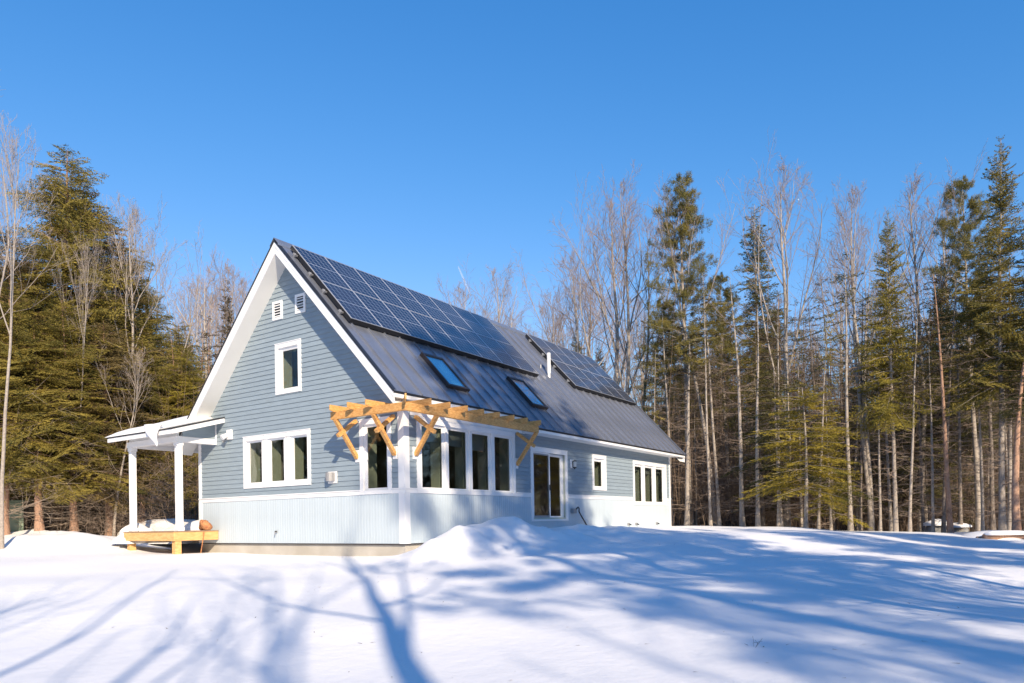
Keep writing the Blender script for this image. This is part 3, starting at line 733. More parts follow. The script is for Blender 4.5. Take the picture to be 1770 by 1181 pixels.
def post(u, v):
    w = .075
    pp('post', MB().box(u-w, u+w, v-w, v+w, DZ, 2.86))
    b = link('post_base', MB().box(u-w-.02, u+w+.02, v-w-.02, v+w+.02, DZ+.001, DZ+.10).mesh('post_base', .004), M['trim'], porch)
    link('post_cap', MB().box(u-w-.02, u+w+.02, v-w-.02, v+w+.02, 2.76, 2.86).mesh('post_cap', .004), M['trim'], porch)
post(-1.15, 7.39); post(-1.15, 9.80); post(3.8, 9.80)
pp('beam', MB().box(-1.27, -1.07, 7.30, 9.90, 2.861, 3.02))
pp('beam', MB().box(-1.069, -.04, 7.31, 7.49, 2.862, 3.02)); pp('beam', MB().box(-1.069, 4.2, 9.70, 9.90, 2.862, 3.02))
# shed roof of the porch
PS = .29
def pz(u): return 3.17+PS*(u+1.625)
PV0, PV1, PU0, PU1 = 6.90, 10.30, -1.625, 1.2
pr = MB()
for (a, b, u1) in ((PV0+.03, W+.0, -.024), (W+.001, PV1-.03, PU1)):
    pr.hexa([(PU0+.03, a, pz(PU0+.03)-.13), (u1, a, pz(u1)-.13), (u1, b, pz(u1)-.13), (PU0+.03, b, pz(PU0+.03)-.13),
             (PU0+.03, a, pz(PU0+.03)-.03), (u1, a, pz(u1)-.03), (u1, b, pz(u1)-.03), (PU0+.03, b, pz(PU0+.03)-.03)])
proof = pp('porch_roof', pr, 'soffit', 0)
mb = MB(); mb.box(PU0, PU0+.03, PV0, PV1, pz(PU0)-.15, pz(PU0)-.025); link('fascia', mb.mesh('fascia', .003), M['trim'], proof)
for va, u1 in ((PV0, -.024), (PV1-.03, PU1)):
    mb = MB(); mb.hexa([(PU0+.031, va, pz(PU0)-.15), (u1, va, pz(u1)-.16), (u1, va+.03, pz(u1)-.16), (PU0+.031, va+.03, pz(PU0)-.15),
             (PU0+.031, va, pz(PU0)-.02), (u1, va, pz(u1)-.025), (u1, va+.03, pz(u1)-.025), (PU0+.031, va+.03, pz(PU0)-.02)])
    link('fascia', mb.mesh('fascia', .003), M['trim'], proof)
mb = MB()
for (a, b, u1) in ((PV0-.02, W, -.024), (W+.0005, PV1+.02, PU1)):
    mb.hexa([(PU0-.02, a, pz(PU0-.02)-.024), (u1, a, pz(u1)-.024), (u1, b, pz(u1)-.024), (PU0-.02, b, pz(PU0-.02)-.024),
             (PU0-.02, a, pz(PU0-.02)+.008), (u1, a, pz(u1)+.008), (u1, b, pz(u1)+.008), (PU0-.02, b, pz(PU0-.02)+.008)])
link('metal_sheet', mb.mesh('metal_sheet'), M['dark_metal'], proof)
# soffit closing panels and small siding triangle beside the wall
mb = MB(); mb.hexa([(-1.06, 7.33, 3.021), (-.04, 7.33, 3.021), (-.04, 7.36, 3.021), (-1.06, 7.36, 3.021),
                    (-1.06, 7.33, 3.16), (-.04, 7.33, pz(-.04)-.135), (-.04, 7.36, pz(-.04)-.135), (-1.06, 7.36, 3.16)])
pp('infill_panel', mb, 'siding', 0)
mb = MB(); mb.hexa([(-1.20, 7.34, 3.021), (-1.16, 7.34, 3.021), (-1.16, 9.88, 3.021), (-1.20, 9.88, 3.021), (-1.20, 7.34, 3.165), (-1.16, 7.34, 3.165), (-1.16, 9.88, 3.165), (-1.20, 9.88, 3.165)])
pp('infill_panel', mb, 'soffit', 0)
pp('trim_strip', MB().box(-.06, -.025, 7.28, 7.325, 2.862, pz(-.05)-.14))
pp('ceiling', MB().box(-1.06, 4.1, 8.25, 9.69, 2.99, 3.01), 'soffit', 0)

# snow lying on the porch roof, with a sagging lip
nu, nv = 60, 90
uu = np.linspace(PU0-.05, PU1, nu); vv = np.linspace(PV0+.5, PV1+.06, nv); UU, VV = np.meshgrid(uu, vv, indexing='ij')
sn = snoise(21, 20, 1.2, 6)
ed = np.clip((VV-(PV0+.5))/.5, 0, 1)*np.clip((PV1+.06-VV)/.22, 0, 1)*np.clip((UU-PU0+.05)/.25, 0, 1)
cut = sstep(0, .55, (UU-PU0)*1.0-sstep(7.75, 8.6, VV)*0.0-(1-sstep(7.9, 8.5, VV))*(8.3-VV)*.35)
lipl = np.exp(-((VV-7.68)/.27)**2)
th = .014+.17*np.sqrt(np.clip(ed, 0, 1))*(.35+.65*sstep(7.2, 8.4, VV))*(.9+.12*sn(UU, VV))*np.where(UU > -.45, 1, .55+.45*sstep(PU0, -.9, UU))
th = np.where((UU > -.02) & (VV < W+.0), -.06, th)
top = pz(UU)+.008+th; bot = pz(UU)+.010
VX = np.concatenate([np.stack([UU, VV, top], -1).reshape(-1, 3), np.stack([UU, VV, bot], -1).reshape(-1, 3)])
id1 = np.arange(nu*nv).reshape(nu, nv); id2 = id1+nu*nv
qs = [np.stack([id1[:-1, :-1], id1[1:, :-1], id1[1:, 1:], id1[:-1, 1:]], -1).reshape(-1, 4), np.stack([id2[:-1, :-1], id2[:-1, 1:], id2[1:, 1:], id2[1:, :-1]], -1).reshape(-1, 4)]
for A in ((0, slice(None)), (-1, slice(None)), (slice(None), 0), (slice(None), -1)):
    e1 = id1[A]; e2 = id2[A]; qs.append(np.stack([e1[:-1], e1[1:], e2[1:], e2[:-1]], -1))
base = np.array((PU0, 8.5, 3.18))
me = mesh_np('roof_snow', VX-base, Q=np.concatenate(qs), smooth=True)
snowroof = empty('roof_snow', tuple(base), 'thick white snow lying on the low porch roof with a sagging tongue over its edge', 'snow')
o = bpy.data.objects.new('snow_slab', me); me.materials.append(M['snow']); COL.objects.link(o); o.parent = snowroof
# hanging tongue
ts = []; nr, nc = 18, 20
for i in range(nr):
    t = i/(nr-1)
    w_ = .40*(1-t)**1.1+.012; cz = 3.33-.60*t; cu = PU0-.02-.09*math.sin(math.pi*min(1, t*1.15)); cv = 7.78-.16*t
    for j in range(nc):
        g = 2*math.pi*j/nc; ts.append((cu+(.13*(1-t)**.6+.01)*math.cos(g), cv+w_*math.sin(g), cz+.02*math.sin(g)))
fs = [(i*nc+j, i*nc+(j+1) % nc, (i+1)*nc+(j+1) % nc, (i+1)*nc+j) for i in range(nr-1) for j in range(nc)]+[tuple(range(nc)), tuple(range((nr-1)*nc, nr*nc))]
tb = MB().add([tuple(np.array(p)-base) for p in ts], fs)
o = bpy.data.objects.new('snow_tongue', tb.mesh('snow_tongue', 0, True)); o.data.materials.append(M['snow']); COL.objects.link(o); o.parent = snowroof

def blob(name, c, r, seed, lump, m_, label, cat, group=None, nu=40, nv=20, flat=True, freq=(3, 12)):
    f1 = snoise(seed, 16, *freq); f2 = snoise(seed+1, 16, *freq)
    vs = []
    for i in range(nv+1):
        th = math.pi/2*i/nv if flat else math.pi*i/nv
        for j in range(nu):
            g = 2*math.pi*j/nu; d = np.array((math.sin(th)*math.cos(g), math.sin(th)*math.sin(g), math.cos(th)))
            k = 1+lump*float(f1(d[0]+d[2]*.7, d[1]-d[2]*.5))+lump*.6*float(f2(d[0]*2-d[2], d[1]*2+d[2]))
            vs.append(d*k*np.array(r))
    fs = [(i*nu+j, (i+1)*nu+j, (i+1)*nu+(j+1) % nu, i*nu+(j+1) % nu) for i in range(nv) for j in range(nu)]
    mb = MB().add(vs, fs); me = mb.mesh(name, 0, True)
    o = link(name, me, m_, None, loc=c)
    return tag(o, label, cat, group)
blob('snow_heap', (1.3, 12.0, -.05), (1.1, 2.9, .80), 31, .045, M['dirty_snow'], 'long lumpy snow heap seen between the two front porch posts', 'snow', nu=90, nv=34, freq=(3, 18))
blob('snow_heap', (1.1, 9.3, DZ-.02), (.9, .85, .40), 35, .03, M['snow'], 'smooth snow heap on the deck right of the nearer porch post', 'snow', nu=60, nv=24, freq=(1, 5))
blob('snow_heap', (-.9, 9.98, .02), (.75, .55, .42), 41, .13, M['dirty_snow'], 'crumbled clods of snow piled against the left end of the deck', 'snow', nu=60, nv=24, freq=(2, 14))
blob('wood_burl', (-.36, 7.43, DZ+.13), (.17, .18, .16), 51, .17, M['burl'], 'knobbly orange brown burl of wood sitting on the deck edge', 'burl', nu=30, nv=20, flat=False, freq=(2, 9))
# strap hanging from the deck edge
thing('strap', MB().beam((-1.405+.9, 7.245, .26), (-.62, 7.23, -.28), .03, .01).beam((-.505, 7.24, .34), (-.53, 7.24, .27), .07, .01), M['burl'], 'thin tan strap hanging down from the deck edge', 'strap', (-.6, 7.24, -.28))

# ------------------------------------------------------------------ wall fittings
mb = MB(); wbox(mb, 'g', 2.24, 2.56, 1.52, 1.82, .024, .05); mb.cyl(PM('g', 2.40, 1.575, .13), PM('g', 2.40, 1.79, .13), .115, n=18)
hv = empty('vent_hood', (-.05, 2.40, 1.5), 'silver exhaust vent hood on the gable wall left of the corner window', 'vent')
link('back_plate', MB().box(-.05, -.023, 2.24, 2.56, 1.52, 1.82).mesh('back_plate', .004), M['trim'], hv)
link('hood', MB().cyl((-.10, 2.42, 1.575), (-.10, 2.42, 1.79), .115, n=20).box(-.12, -.05, 2.30, 2.54, 1.58, 1.785).mesh('hood'), M['galv'], hv)
fl = empty('flood_light', (-.03, 6.64, 2.9), 'white flood light with motion sensor on the gable wall beside the porch roof', 'lamp')
link('box', MB().box(-.09, -.023, 6.52, 6.74, 2.96, 3.24).mesh('box', .01), M['trim'], fl)
link('lamp_head', MB().cyl((-.10, 6.66, 3.10), (-.26, 6.70, 3.0), .05, .085, n=16).mesh('lamp_head'), M['trim'], fl)
link('sensor', MB().cyl((-.09, 6.76, 2.97), (-.17, 6.80, 2.90), .04, .045, n=12).mesh('sensor'), M['galv'], fl)
wl = empty('wall_lamp', (8.02, -.03, 2.15), 'small dark lantern wall lamp on a white block beside the sliding door', 'lamp')
link('mount_block', MB().box(7.88, 8.10, -.05, -.023, 2.18, 2.46).mesh('mount_block', .004), M['trim'], wl)
link('lantern', MB().cyl((8.02, -.12, 2.18), (8.02, -.12, 2.21), .06, n=12).cyl((8.02, -.12, 2.39), (8.02, -.12, 2.42), .065, n=12).box(7.99, 8.05, -.08, -.05, 2.2, 2.4).cyl((8.02, -.12, 2.14), (8.02, -.12, 2.18), .02, n=8).mesh('lantern'), M['black'], wl)
link('glass_shade', MB().cyl((8.02, -.12, 2.21), (8.02, -.12, 2.39), .05, n=14).mesh('glass_shade'), M['lamp_glass'], wl)
for loc, lab in (((-.02, 4.62, .25), 'small outdoor tap low on the pale gable wall'),):
    t = empty('tap', loc, lab, 'tap')
    link('tap_body', MB().cyl((-.02, 4.62, .30), (-.10, 4.62, .29), .016, n=8).cyl((-.10, 4.62, .29), (-.11, 4.62, .23), .014, n=8).mesh('tap_body'), M['galv'], t)
    link('tap_handle', MB().cyl((-.07, 4.62, .31), (-.07, 4.62, .335), .032, n=10).mesh('tap_handle'), M['black'], t)
hs = empty('garden_hose', (7.95, -.05, .76), 'dark hose drooping from a bracket beside the sliding door into the snow', 'hose')
link('bracket', MB().box(7.85, 8.08, -.14, -.022, .70, .86).mesh('bracket', .01), M['galv'], hs)
hp = [(8.0, -.16, .84), (8.10, -.17, .90), (8.17, -.17, .86), (8.16, -.17, .76), (8.28, -.17, .64), (8.52, -.18, .42), (8.85, -.20, .10)]
hb = MB()
for p0, p1 in zip(hp[:-1], hp[1:]): hb.cyl(p0, p1, .022, n=8)
link('hose', hb.mesh('hose', 0, True), M['black'], hs)
for i, u in enumerate((12.25, 12.95, 14.95)):
    lab = ('small grey outlet just above the snow, left of the other two', 'middle grey outlet just above the snow', 'small grey outlet just above the snow below the far window')[i]
    t = empty('wall_outlet', (u, -.03, .24), lab, 'outlet', 'outlets low on the long wall')
    link('cover', MB().box(u-.10, u+.10, -.05, -.020, .245, .33).mesh('cover', .006), M['galv'], t)
    link('spout', MB().cyl((u+.04, -.05, .29), (u+.04, -.12, .26), .022, n=8).mesh('spout'), M['black'], t)

# ------------------------------------------------------------------ trees: generators
def frame(d):
    t = np.array((0, 0, 1.0)) if abs(d[2]) < .9 else np.array((1.0, 0, 0))
    x = np.cross(d, t); x /= np.linalg.norm(x); return x, np.cross(d, x)
class Tubes:
    def __init__(s): s.V = []; s.Q = []; s.n = 0
    def path(s, P, R, k):
        P = np.asarray(P, float); R = np.asarray(R, float); n = len(P)
        D = np.gradient(P, axis=0); D /= np.linalg.norm(D, axis=1)[:, None]+1e-9
        x, _ = frame(D[0]); g = np.arange(k)*2*np.pi/k; rings = []
        for i in range(n):
            y = np.cross(D[i], x); y /= np.linalg.norm(y)+1e-9; x = np.cross(y, D[i])
            rings.append(P[i]+R[i]*(np.cos(g)[:, None]*x+np.sin(g)[:, None]*y))
        s.V.append(np.concatenate(rings)); b = s.n
        i, j = np.meshgrid(np.arange(n-1), np.arange(k), indexing='ij')
        s.Q.append(np.stack([b+i*k+j, b+i*k+(j+1) % k, b+(i+1)*k+(j+1) % k, b+(i+1)*k+j], -1).reshape(-1, 4)); s.n += n*k
    def mesh(s, name): return mesh_np(name, np.concatenate(s.V), Q=np.concatenate(s.Q), smooth=True)

def grow(P0, d, L, n, rs, up=.0, wig=.1):
    P = [np.array(P0, float)]; d = np.array(d, float); d /= np.linalg.norm(d)
    for _ in range(n):
        d = d+rs.randn(3)*wig+np.array((0, 0, up)); d /= np.linalg.norm(d); P.append(P[-1]+d*L/n)
    return np.array(P), d

def bare_tree(seed, H, r0, first=.35, limbs=9, spread=.8, double=False, twigs=1.0, droop=0.0):
    rs = np.random.RandomState(seed); T = Tubes(); B = Tubes()
    def sub(P, R, lvl, L0, tstart):
        n = len(P)
        cnt = {1: 7, 2: 6, 3: 4}[lvl]; cnt = max(2, int(cnt*twigs*(.8+.4*rs.rand())))
        for c in range(cnt):
            t = tstart+(1-tstart)*(c+rs.rand())/cnt; i = min(n-2, int(t*(n-1))); f = t*(n-1)-i
            p = P[i]*(1-f)+P[i+1]*f; d = P[i+1]-P[i]; d /= np.linalg.norm(d); x, y = frame(d); g = rs.rand()*6.283
            ang = rs.uniform(.45, .85); dd = d*math.cos(ang)+(x*math.cos(g)+y*math.sin(g))*math.sin(ang); dd[2] += .12
            L = L0*rs.uniform(.35, .6)*(1.15-.6*t); r = max(.0045, (R[i]*(1-f)+R[i+1]*f)*.5)
            if lvl == 1:
                Q_, _ = grow(p, dd, L, 5, rs, .07-droop, .13); RR = np.linspace(r, .007, 6); B.path(Q_, RR, 4); sub(Q_, RR, 2, L, .2)
            elif lvl == 2:
                Q_, _ = grow(p, dd, L, 3, rs, .06-droop, .15); RR = np.linspace(min(r, .012), .0055, 4); B.path(Q_, RR, 3); sub(Q_, RR, 3, L, .15)
            else:
                Q_, _ = grow(p, dd, max(L, .18), 2, rs, .05, .2); B.path(Q_, (.0055, .0045, .0025), 3)
    stems = [(np.zeros(3), np.array((0, 0, 1.0)), H, r0)]
    if double: stems = [(np.zeros(3), np.array((.07, .03, 1.0)), H, r0), (np.array((.02, 0, .6)), np.array((-.16, -.05, 1.0)), H*.9, r0*.75)]
    for p, d, h, r in stems:
        n = 12; P, _ = grow(p, d, h, n, rs, .05, .035); t = np.linspace(0, 1, n+1); R = r*(1-t)**.85+.012; R[0] *= 1.25
        T.path(P, R, 8)
        for c in range(limbs):
            tt = first+(.97-first)*(c+rs.rand()*.8)/limbs; i = min(n-1, int(tt*n)); f = tt*n-i; q = P[i]*(1-f)+P[i+1]*f
            g = c*2.4+rs.rand(); el = rs.uniform(.45, .95)*(1 if tt < .75 else .7)
            dd = np.array((math.cos(g)*math.sin(el)*spread*1.1, math.sin(g)*math.sin(el)*spread*1.1, math.cos(el)+.12))
            L = h*(1.02-tt)*rs.uniform(.55, .95)+.6; rr_ = (R[i]*(1-f)+R[i+1]*f)*rs.uniform(.4, .62)
            Q_, _ = grow(q, dd, L, 8, rs, .075-droop, .09); RR = np.linspace(rr_, .010, 9); T.path(Q_, RR, 6); sub(Q_, RR, 1, L, .2)
        sub(P[-5:], R[-5:], 1, h*.35, .2)
    return T.mesh('trunk'), B.mesh('branches')

def bough(seed, L, kind='hemlock', step=.12, bstep=.055, bl=.10, bw=.022):
    """flat spray of foliage along +x"""
    rs = np.random.RandomState(seed); pos = []; dr = []
    def blades(p, d, n, ln):
        for k in range(n):
            q = p+d*(k+.5)/n*ln
            for sg in (-1, 1):
                a = sg*rs.uniform(.4, .9); c, s_ = math.cos(a), math.sin(a)
                e = np.array((d[0]*c-d[1]*s_, d[0]*s_+d[1]*c, d[2]+rs.uniform(-.55, .35))); pos.append(q); dr.append(e/np.linalg.norm(e))
    x = .12*L
    droop = .10 if kind == 'hemlock' else .02
    while x < L:
        t = x/L; c = np.array((x, 0, -droop*L*t*t))
        wl = L*.42*math.sin(math.pi*min(1, .18+.82*t)**.9)**.8*(1-.35*t)+.06
        for sg in (-1, 1):
            l = wl*rs.uniform(.6, 1.1)*(0.55 if kind == 'pine' else 1); a = sg*rs.uniform(.75, 1.05)
            d = np.array((math.cos(a), math.sin(a), rs.uniform(-.28, .05) if kind == 'hemlock' else rs.uniform(-.12, .18))); d /= np.linalg.norm(d)
            blades(c, d, max(1, int(l/bstep)), l)
        x += step*rs.uniform(.7, 1.3)
    blades(np.array((.85*L, 0, -droop*L*.8)), np.array((1.0, 0, -.1)), 3, .15*L)
    pos = np.array(pos); dr = np.array(dr); n = len(pos)
    ln = bl*rs.uniform(.6, 1.3, n)[:, None]; w = bw*rs.uniform(.7, 1.4, n)[:, None]
    rv = rs.randn(n, 3); sd = np.cross(dr, rv); sd /= np.linalg.norm(sd, axis=1)[:, None]+1e-9
    return np.stack([pos-sd*w*.5, pos+sd*w*.5+dr*ln*.15, pos+dr*ln], 1)   # n,3,3

def tufts(seed, L, nb=9, bl=.16, bw=.017):
    rs = np.random.RandomState(seed); pos = []; dr = []
    for b in range(int(6+L*7)):
        t = rs.uniform(.45, 1)**.7; g = rs.uniform(-.6, .6)
        c = np.array((L*t, L*.30*g*(1.1-.4*t), rs.uniform(-.04, .10)*L))
        for k in range(nb*2):
            e = rs.randn(3)+np.array((.9, 0, .45)); pos.append(c+rs.randn(3)*.05); dr.append(e/np.linalg.norm(e))
    pos = np.array(pos); dr = np.array(dr); n = len(pos)
    ln = bl*rs.uniform(.7, 1.2, n)[:, None]; w = bw*rs.uniform(.7, 1.3, n)[:, None]
    sd = np.cross(dr, rs.randn(n, 3)); sd /= np.linalg.norm(sd, axis=1)[:, None]+1e-9
    return np.stack([pos-sd*w*.5, pos+sd*w*.5, pos+dr*ln], 1)

BINS = [.5, .9, 1.5, 2.3, 3.2]
def make_bins(kind, **kw):
    out = []
    for i, L in enumerate(BINS):
        out.append([tufts(100+i*7+j, L) if kind == 'pine' else bough(100+i*7+j, L, kind, **kw) for j in range(3)])
    return out
BIN_H = make_bins('hemlock', step=.13, bstep=.062, bl=.115, bw=.030)
BIN_S = make_bins('spruce', step=.15, bstep=.08, bl=.13, bw=.042)
BIN_P = make_bins('pine')

def conifer(seed, H, r0, base, R, bins, p=.75, whorl=.38, per=5, droop=(-.30, .45), dead=0, dead_z=None, deadlen=1.3, gap=.0, lean=.012, irregular=.25, flatten=1.0):
    rs = np.random.RandomState(seed); T = Tubes(); D = Tubes(); tri = []
    n = 14; P, _ = grow((0, 0, 0), (lean*rs.randn(), lean*rs.randn(), 1), H, n, rs, .05, .012); t = np.linspace(0, 1, n+1)
    Rr = r0*(1-t)**.9+.010; Rr[0] *= 1.3; T.path(P, Rr, 8)
    def ax(z):
        f = min(n-1e-6, z/H*n); i = int(f); f -= i; return P[i]*(1-f)+P[i+1]*f, Rr[i]*(1-f)+Rr[i+1]*f
    z = base
    while z < H-.08:
        k = (H-z)/(H-base); Lz = R*k**p+.10
        for b in range(per if k > .12 else 4):
            if rs.rand() < gap: continue
            L = Lz*rs.uniform(1-irregular*1.6, 1+irregular*.6)
            if L < .12: continue
            bi = int(np.argmin([abs(math.log(L/x)) for x in BINS])); tp = bins[bi][rs.randint(3)]; s = L/BINS[bi]
            g = rs.rand()*6.283; el = droop[0]*k+droop[1]*(1-k)+rs.randn()*.09; rl = rs.randn()*.35
            cg, sg_, ce, se, cr, sr = math.cos(g), math.sin(g), math.cos(el), math.sin(el), math.cos(rl), math.sin(rl)
            Rm = np.array(((cg, -sg_, 0), (sg_, cg, 0), (0, 0, 1))) @ np.array(((ce, 0, -se), (0, 1, 0), (se, 0, ce))) @ np.array(((1, 0, 0), (0, cr, -sr), (0, sr, cr)))
            c, rad = ax(z+rs.uniform(-.15, .15))
            tri.append((tp.reshape(-1, 3)*s) @ Rm.T+c)
            if L > .7:
                tip = Rm @ np.array((L*.85, 0, 0))+c; T.path([c, (c+tip)/2+np.array((0, 0, .02*L)), tip], (max(.008, rad*.25), .010, .004), 3)
        z += whorl*(.45+.55*k)*rs.uniform(.75, 1.25)
    dz = dead_z or (.6, base+1.0)
    for k in range(dead):
        zz = rs.uniform(*dz); c, rad = ax(zz); g = rs.rand()*6.283; L = deadlen*rs.uniform(.4, 1.25)
        Q_, _ = grow(c, (math.cos(g), math.sin(g), rs.uniform(-.25, .25)), L, 5, rs, -.02+.05*rs.rand(), .09)
        D.path(Q_, np.linspace(.018, .005, 6), 3)
        for j in range(5):
            i = rs.randint(1, 5); q = Q_[i]; d = (Q_[i]-Q_[i-1]); d /= np.linalg.norm(d); x, y = frame(d); a = rs.rand()*6.283
            Q2, _ = grow(q, d+.9*(x*math.cos(a)+y*math.sin(a)), L*rs.uniform(.15, .45), 2, rs, 0, .15); D.path(Q2, (.006, .005, .0025), 3)
    Vt = np.concatenate(tri); crown = mesh_np('crown', Vt, T=np.arange(len(Vt)).reshape(-1, 3))
    return T.mesh('trunk'), crown, (D.mesh('dead_branches') if dead else None)

def at(px, depth, dz=0.0):     # a point on the ground at an image bearing and a distance ahead of the viewpoint
    q = CAM+depth*(_F+_R*(px-885)/FPX); return float(q[0]), float(q[1])
def height(px, py, depth):
    q = CAM+depth*(_F+_R*(px-885)/FPX-_U*(py-PY)/FPX); return float(q[2])

def plant(kind, meshes, x, y, H, H0, rot, label, cat, group=None, trunk_m='bark_grey', crown_m=None, twig_m='twig', dead_m='twig_dead', wide=1.0, lean=(0, 0), sink=.15):
    s = H/H0; o = empty(kind, (x, y, gh1(x, y)-sink*.3), label, cat, group)
    o.scale = (s*wide, s*wide, s); o.rotation_euler = (lean[0], lean[1], rot)
    names = ('trunk', 'branches') if crown_m is None else ('trunk', 'crown', 'dead_branches')
    mats = (trunk_m, twig_m) if crown_m is None else (trunk_m, crown_m, dead_m)
    for nm, me, mt in zip(names, meshes, mats):
        if me is None: continue
        c = bpy.data.objects.new(nm, me); COL.objects.link(c); c.parent = o
        if not me.materials: me.materials.append(M[mt])
        c.material_slots[0].link = 'OBJECT'; c.material_slots[0].material = M[mt]
    return o

# prototypes (built once, shared by copies)
HEM = [conifer(11, 14, .24, 3.3, 3.4, BIN_H, p=.50, whorl=.25, per=7, droop=(-.30, .25), dead=110, dead_z=(.8, 7.5), deadlen=3.2, irregular=.5),
       conifer(12, 14, .20, 4.2, 3.1, BIN_H, p=.52, whorl=.26, per=7, droop=(-.35, .20), dead=110, dead_z=(.8, 8), deadlen=3.0, irregular=.6),
       conifer(13, 14, .17, 3.0, 2.9, BIN_H, p=.48, whorl=.27, per=7, droop=(-.25, .3), dead=100, dead_z=(.6, 7), deadlen=2.0, irregular=.55)]
SPR = [conifer(21, 18, .16, 7.0, 2.3, BIN_S, p=.75, whorl=.30, per=7, droop=(-.38, .55), dead=60, dead_z=(1.5, 8), deadlen=1.8, irregular=.38),
       conifer(22, 18, .15, 8.0, 1.7, BIN_S, p=.55, whorl=.32, per=7, droop=(-.45, .4), dead=70, dead_z=(1.5, 9.5), deadlen=1.5, irregular=.5, gap=.1),
       conifer(23, 18, .17, 6.8, 2.9, BIN_S, p=.80, whorl=.29, per=7, droop=(-.34, .6), dead=90, dead_z=(1.0, 8.5), deadlen=2.2, irregular=.5, gap=.06)]
PIN = [conifer(31, 18, .18, 8.0, 2.2, BIN_P, p=.42, whorl=.32, per=8, droop=(-.05, .7), dead=46, dead_z=(3, 10), deadlen=1.7, irregular=.6, gap=.1),
       conifer(32, 18, .16, 7.0, 2.6, BIN_P, p=.5, whorl=.32, per=8, droop=(-.10, .6), dead=46, dead_z=(3, 10), deadlen=1.8, irregular=.6, gap=.12)]
YOU = [conifer(41, 7, .09, 1.2, 2.0, BIN_H, p=.6, whorl=.30, per=6, droop=(-.20, .35), dead=16, dead_z=(.3, 2), deadlen=1.2, irregular=.5, gap=.1),
       conifer(42, 7, .06, 2.0, 1.7, BIN_H, p=.4, whorl=.26, per=6, droop=(-.35, .2), dead=20, dead_z=(.3, 3), deadlen=1.2, irregular=.7, gap=.2)]
BAR = [bare_tree(51, 17, .19, .34, 9, .8), bare_tree(52, 17, .15, .42, 9, .62), bare_tree(53, 17, .17, .28, 8, .9, double=True),
       bare_tree(54, 17, .13, .48, 8, .55), bare_tree(55, 17, .16, .38, 10, .75)]
POL = []
for sd in (61, 62, 63):      # slim forest poles: dead low branches and thin tops
    T_, C_, D_ = conifer(sd, 16, .11, 9.5+sd % 3, 1.1, BIN_S, p=.5, whorl=.6, per=4, droop=(-.4, .3), dead=80, dead_z=(1.0, 11), deadlen=1.25, irregular=.5, gap=.3)
    POL.append((T_, C_, D_))

def tree(kind, px, depth, ytop, label, proto, **kw):
    x, y = at(px, depth); g = gh1(x, y); H = height(px, ytop, depth)-g+.05
    H0 = kw.pop('H0'); return plant(kind, proto, x, y, H, H0, kw.pop('rot', (px*7.13) % 6.283), label, kw.pop('cat', 'tree'), **kw)
def hem(px, d, yt, lab, i=0, m_='hemlock', wide=1.0, tm='bark_red', **kw): return tree('hemlock_tree', px, d, yt, lab, HEM[i], H0=14, crown_m=m_, trunk_m=tm, wide=wide, dead_m='twig_pale', **kw)
def spr(px, d, yt, lab, i=0, m_='spruce', wide=1.0, tm='bark_grey', kind='spruce_tree', **kw): return tree(kind, px, d, yt, lab, SPR[i], H0=18, crown_m=m_, trunk_m=tm, wide=wide, **kw)
def bar(px, d, yt, lab, i=0, tm='bark_grey', wm='twig', wide=1.0, **kw): return tree('bare_tree', px, d, yt, lab, BAR[i], H0=17, trunk_m=tm, twig_m=wm, wide=wide, **kw)
def pin(px, d, yt, lab, i=0, wide=1.0, **kw): return tree('pine_tree', px, d, yt, lab, PIN[i], H0=18, crown_m='pine', trunk_m='bark_light', wide=wide, **kw)

# ---- left wood
hem(98, 26.5, 242, 'tallest olive green hemlock in the wood left of the house', 0, wide=.86)
hem(160, 29, 322, 'second tallest hemlock, just right of the tallest one left of the house', 1, m_='brown_hemlock', wide=.95)
hem(30, 25, 395, 'wide hemlock at the left edge of the picture below the pale bare tree', 2, m_='brown_hemlock', wide=1.05)
hem(215, 30, 405, 'hemlock behind the left end of the porch roof', 0, wide=.85, rot=2.0)
hem(262, 33, 500, 'dark hemlock between the porch roof and the gable', 2, wide=1.0)
hem(318, 36, 560, 'rightmost hemlock peeping out beside the left rake of the roof', 1, wide=1.0)
hem(128, 24.5, 520, 'lower bushy hemlock in front of the tallest one', 2, wide=1.25, rot=1.0)
hem(68, 23.5, 560, 'low hemlock with the thick reddish trunk by the snow bank', 1, wide=1.25, rot=4.0)
hem(190, 26, 560, 'low hemlock whose dead boughs reach behind the left porch post', 0, m_='brown_hemlock', wide=1.1, rot=5.0)
hem(285, 31, 640, 'short hemlock seen through the open porch', 2, wide=1.1)
hem(338, 38, 650, 'small dark hemlock seen between the right porch post and the house', 0, wide=.9)
hem(-40, 27, 330, 'hemlock partly cut off by the left edge of the picture', 0, wide=1.0, rot=3)
bar(2, 21, 240, 'pale bare tree leaning over the left edge of the picture', 3, tm='bark_light', wm='twig_light', lean=(.0, .05), wide=.6)
bar(-75, 22, 190, 'pale bare tree mostly outside the left edge with boughs reaching in', 0, tm='bark_light', wm='twig_light', wide=1.0)
bar(232, 27.5, 365, 'pale thin bare tree standing among the hemlocks above the porch', 1, tm='bark_light', wm='twig_light', wide=.8)
bar(128, 24.5, 430, 'slender bare tree in front of the tallest hemlock', 3, tm='bark_light', wm='twig_light', wide=.5)
bar(300, 34, 400, 'bare tree with forked boughs leaning right beside the gable', 4, tm='bark_light', wm='twig_light', wide=.8, lean=(0.0, .10))
bar(360, 46, 480, 'distant bare tree close to the left slope of the roof', 0, wm='twig')
bar(325, 50, 500, 'distant twiggy bare tree behind the rightmost hemlock', 1, wm='twig')
bar(400, 48, 470, 'distant bare tree rising just left of the roof peak', 4, wm='twig')
bar(430, 55, 500, 'far bare tree partly hidden by the roof peak', 0, wm='twig')
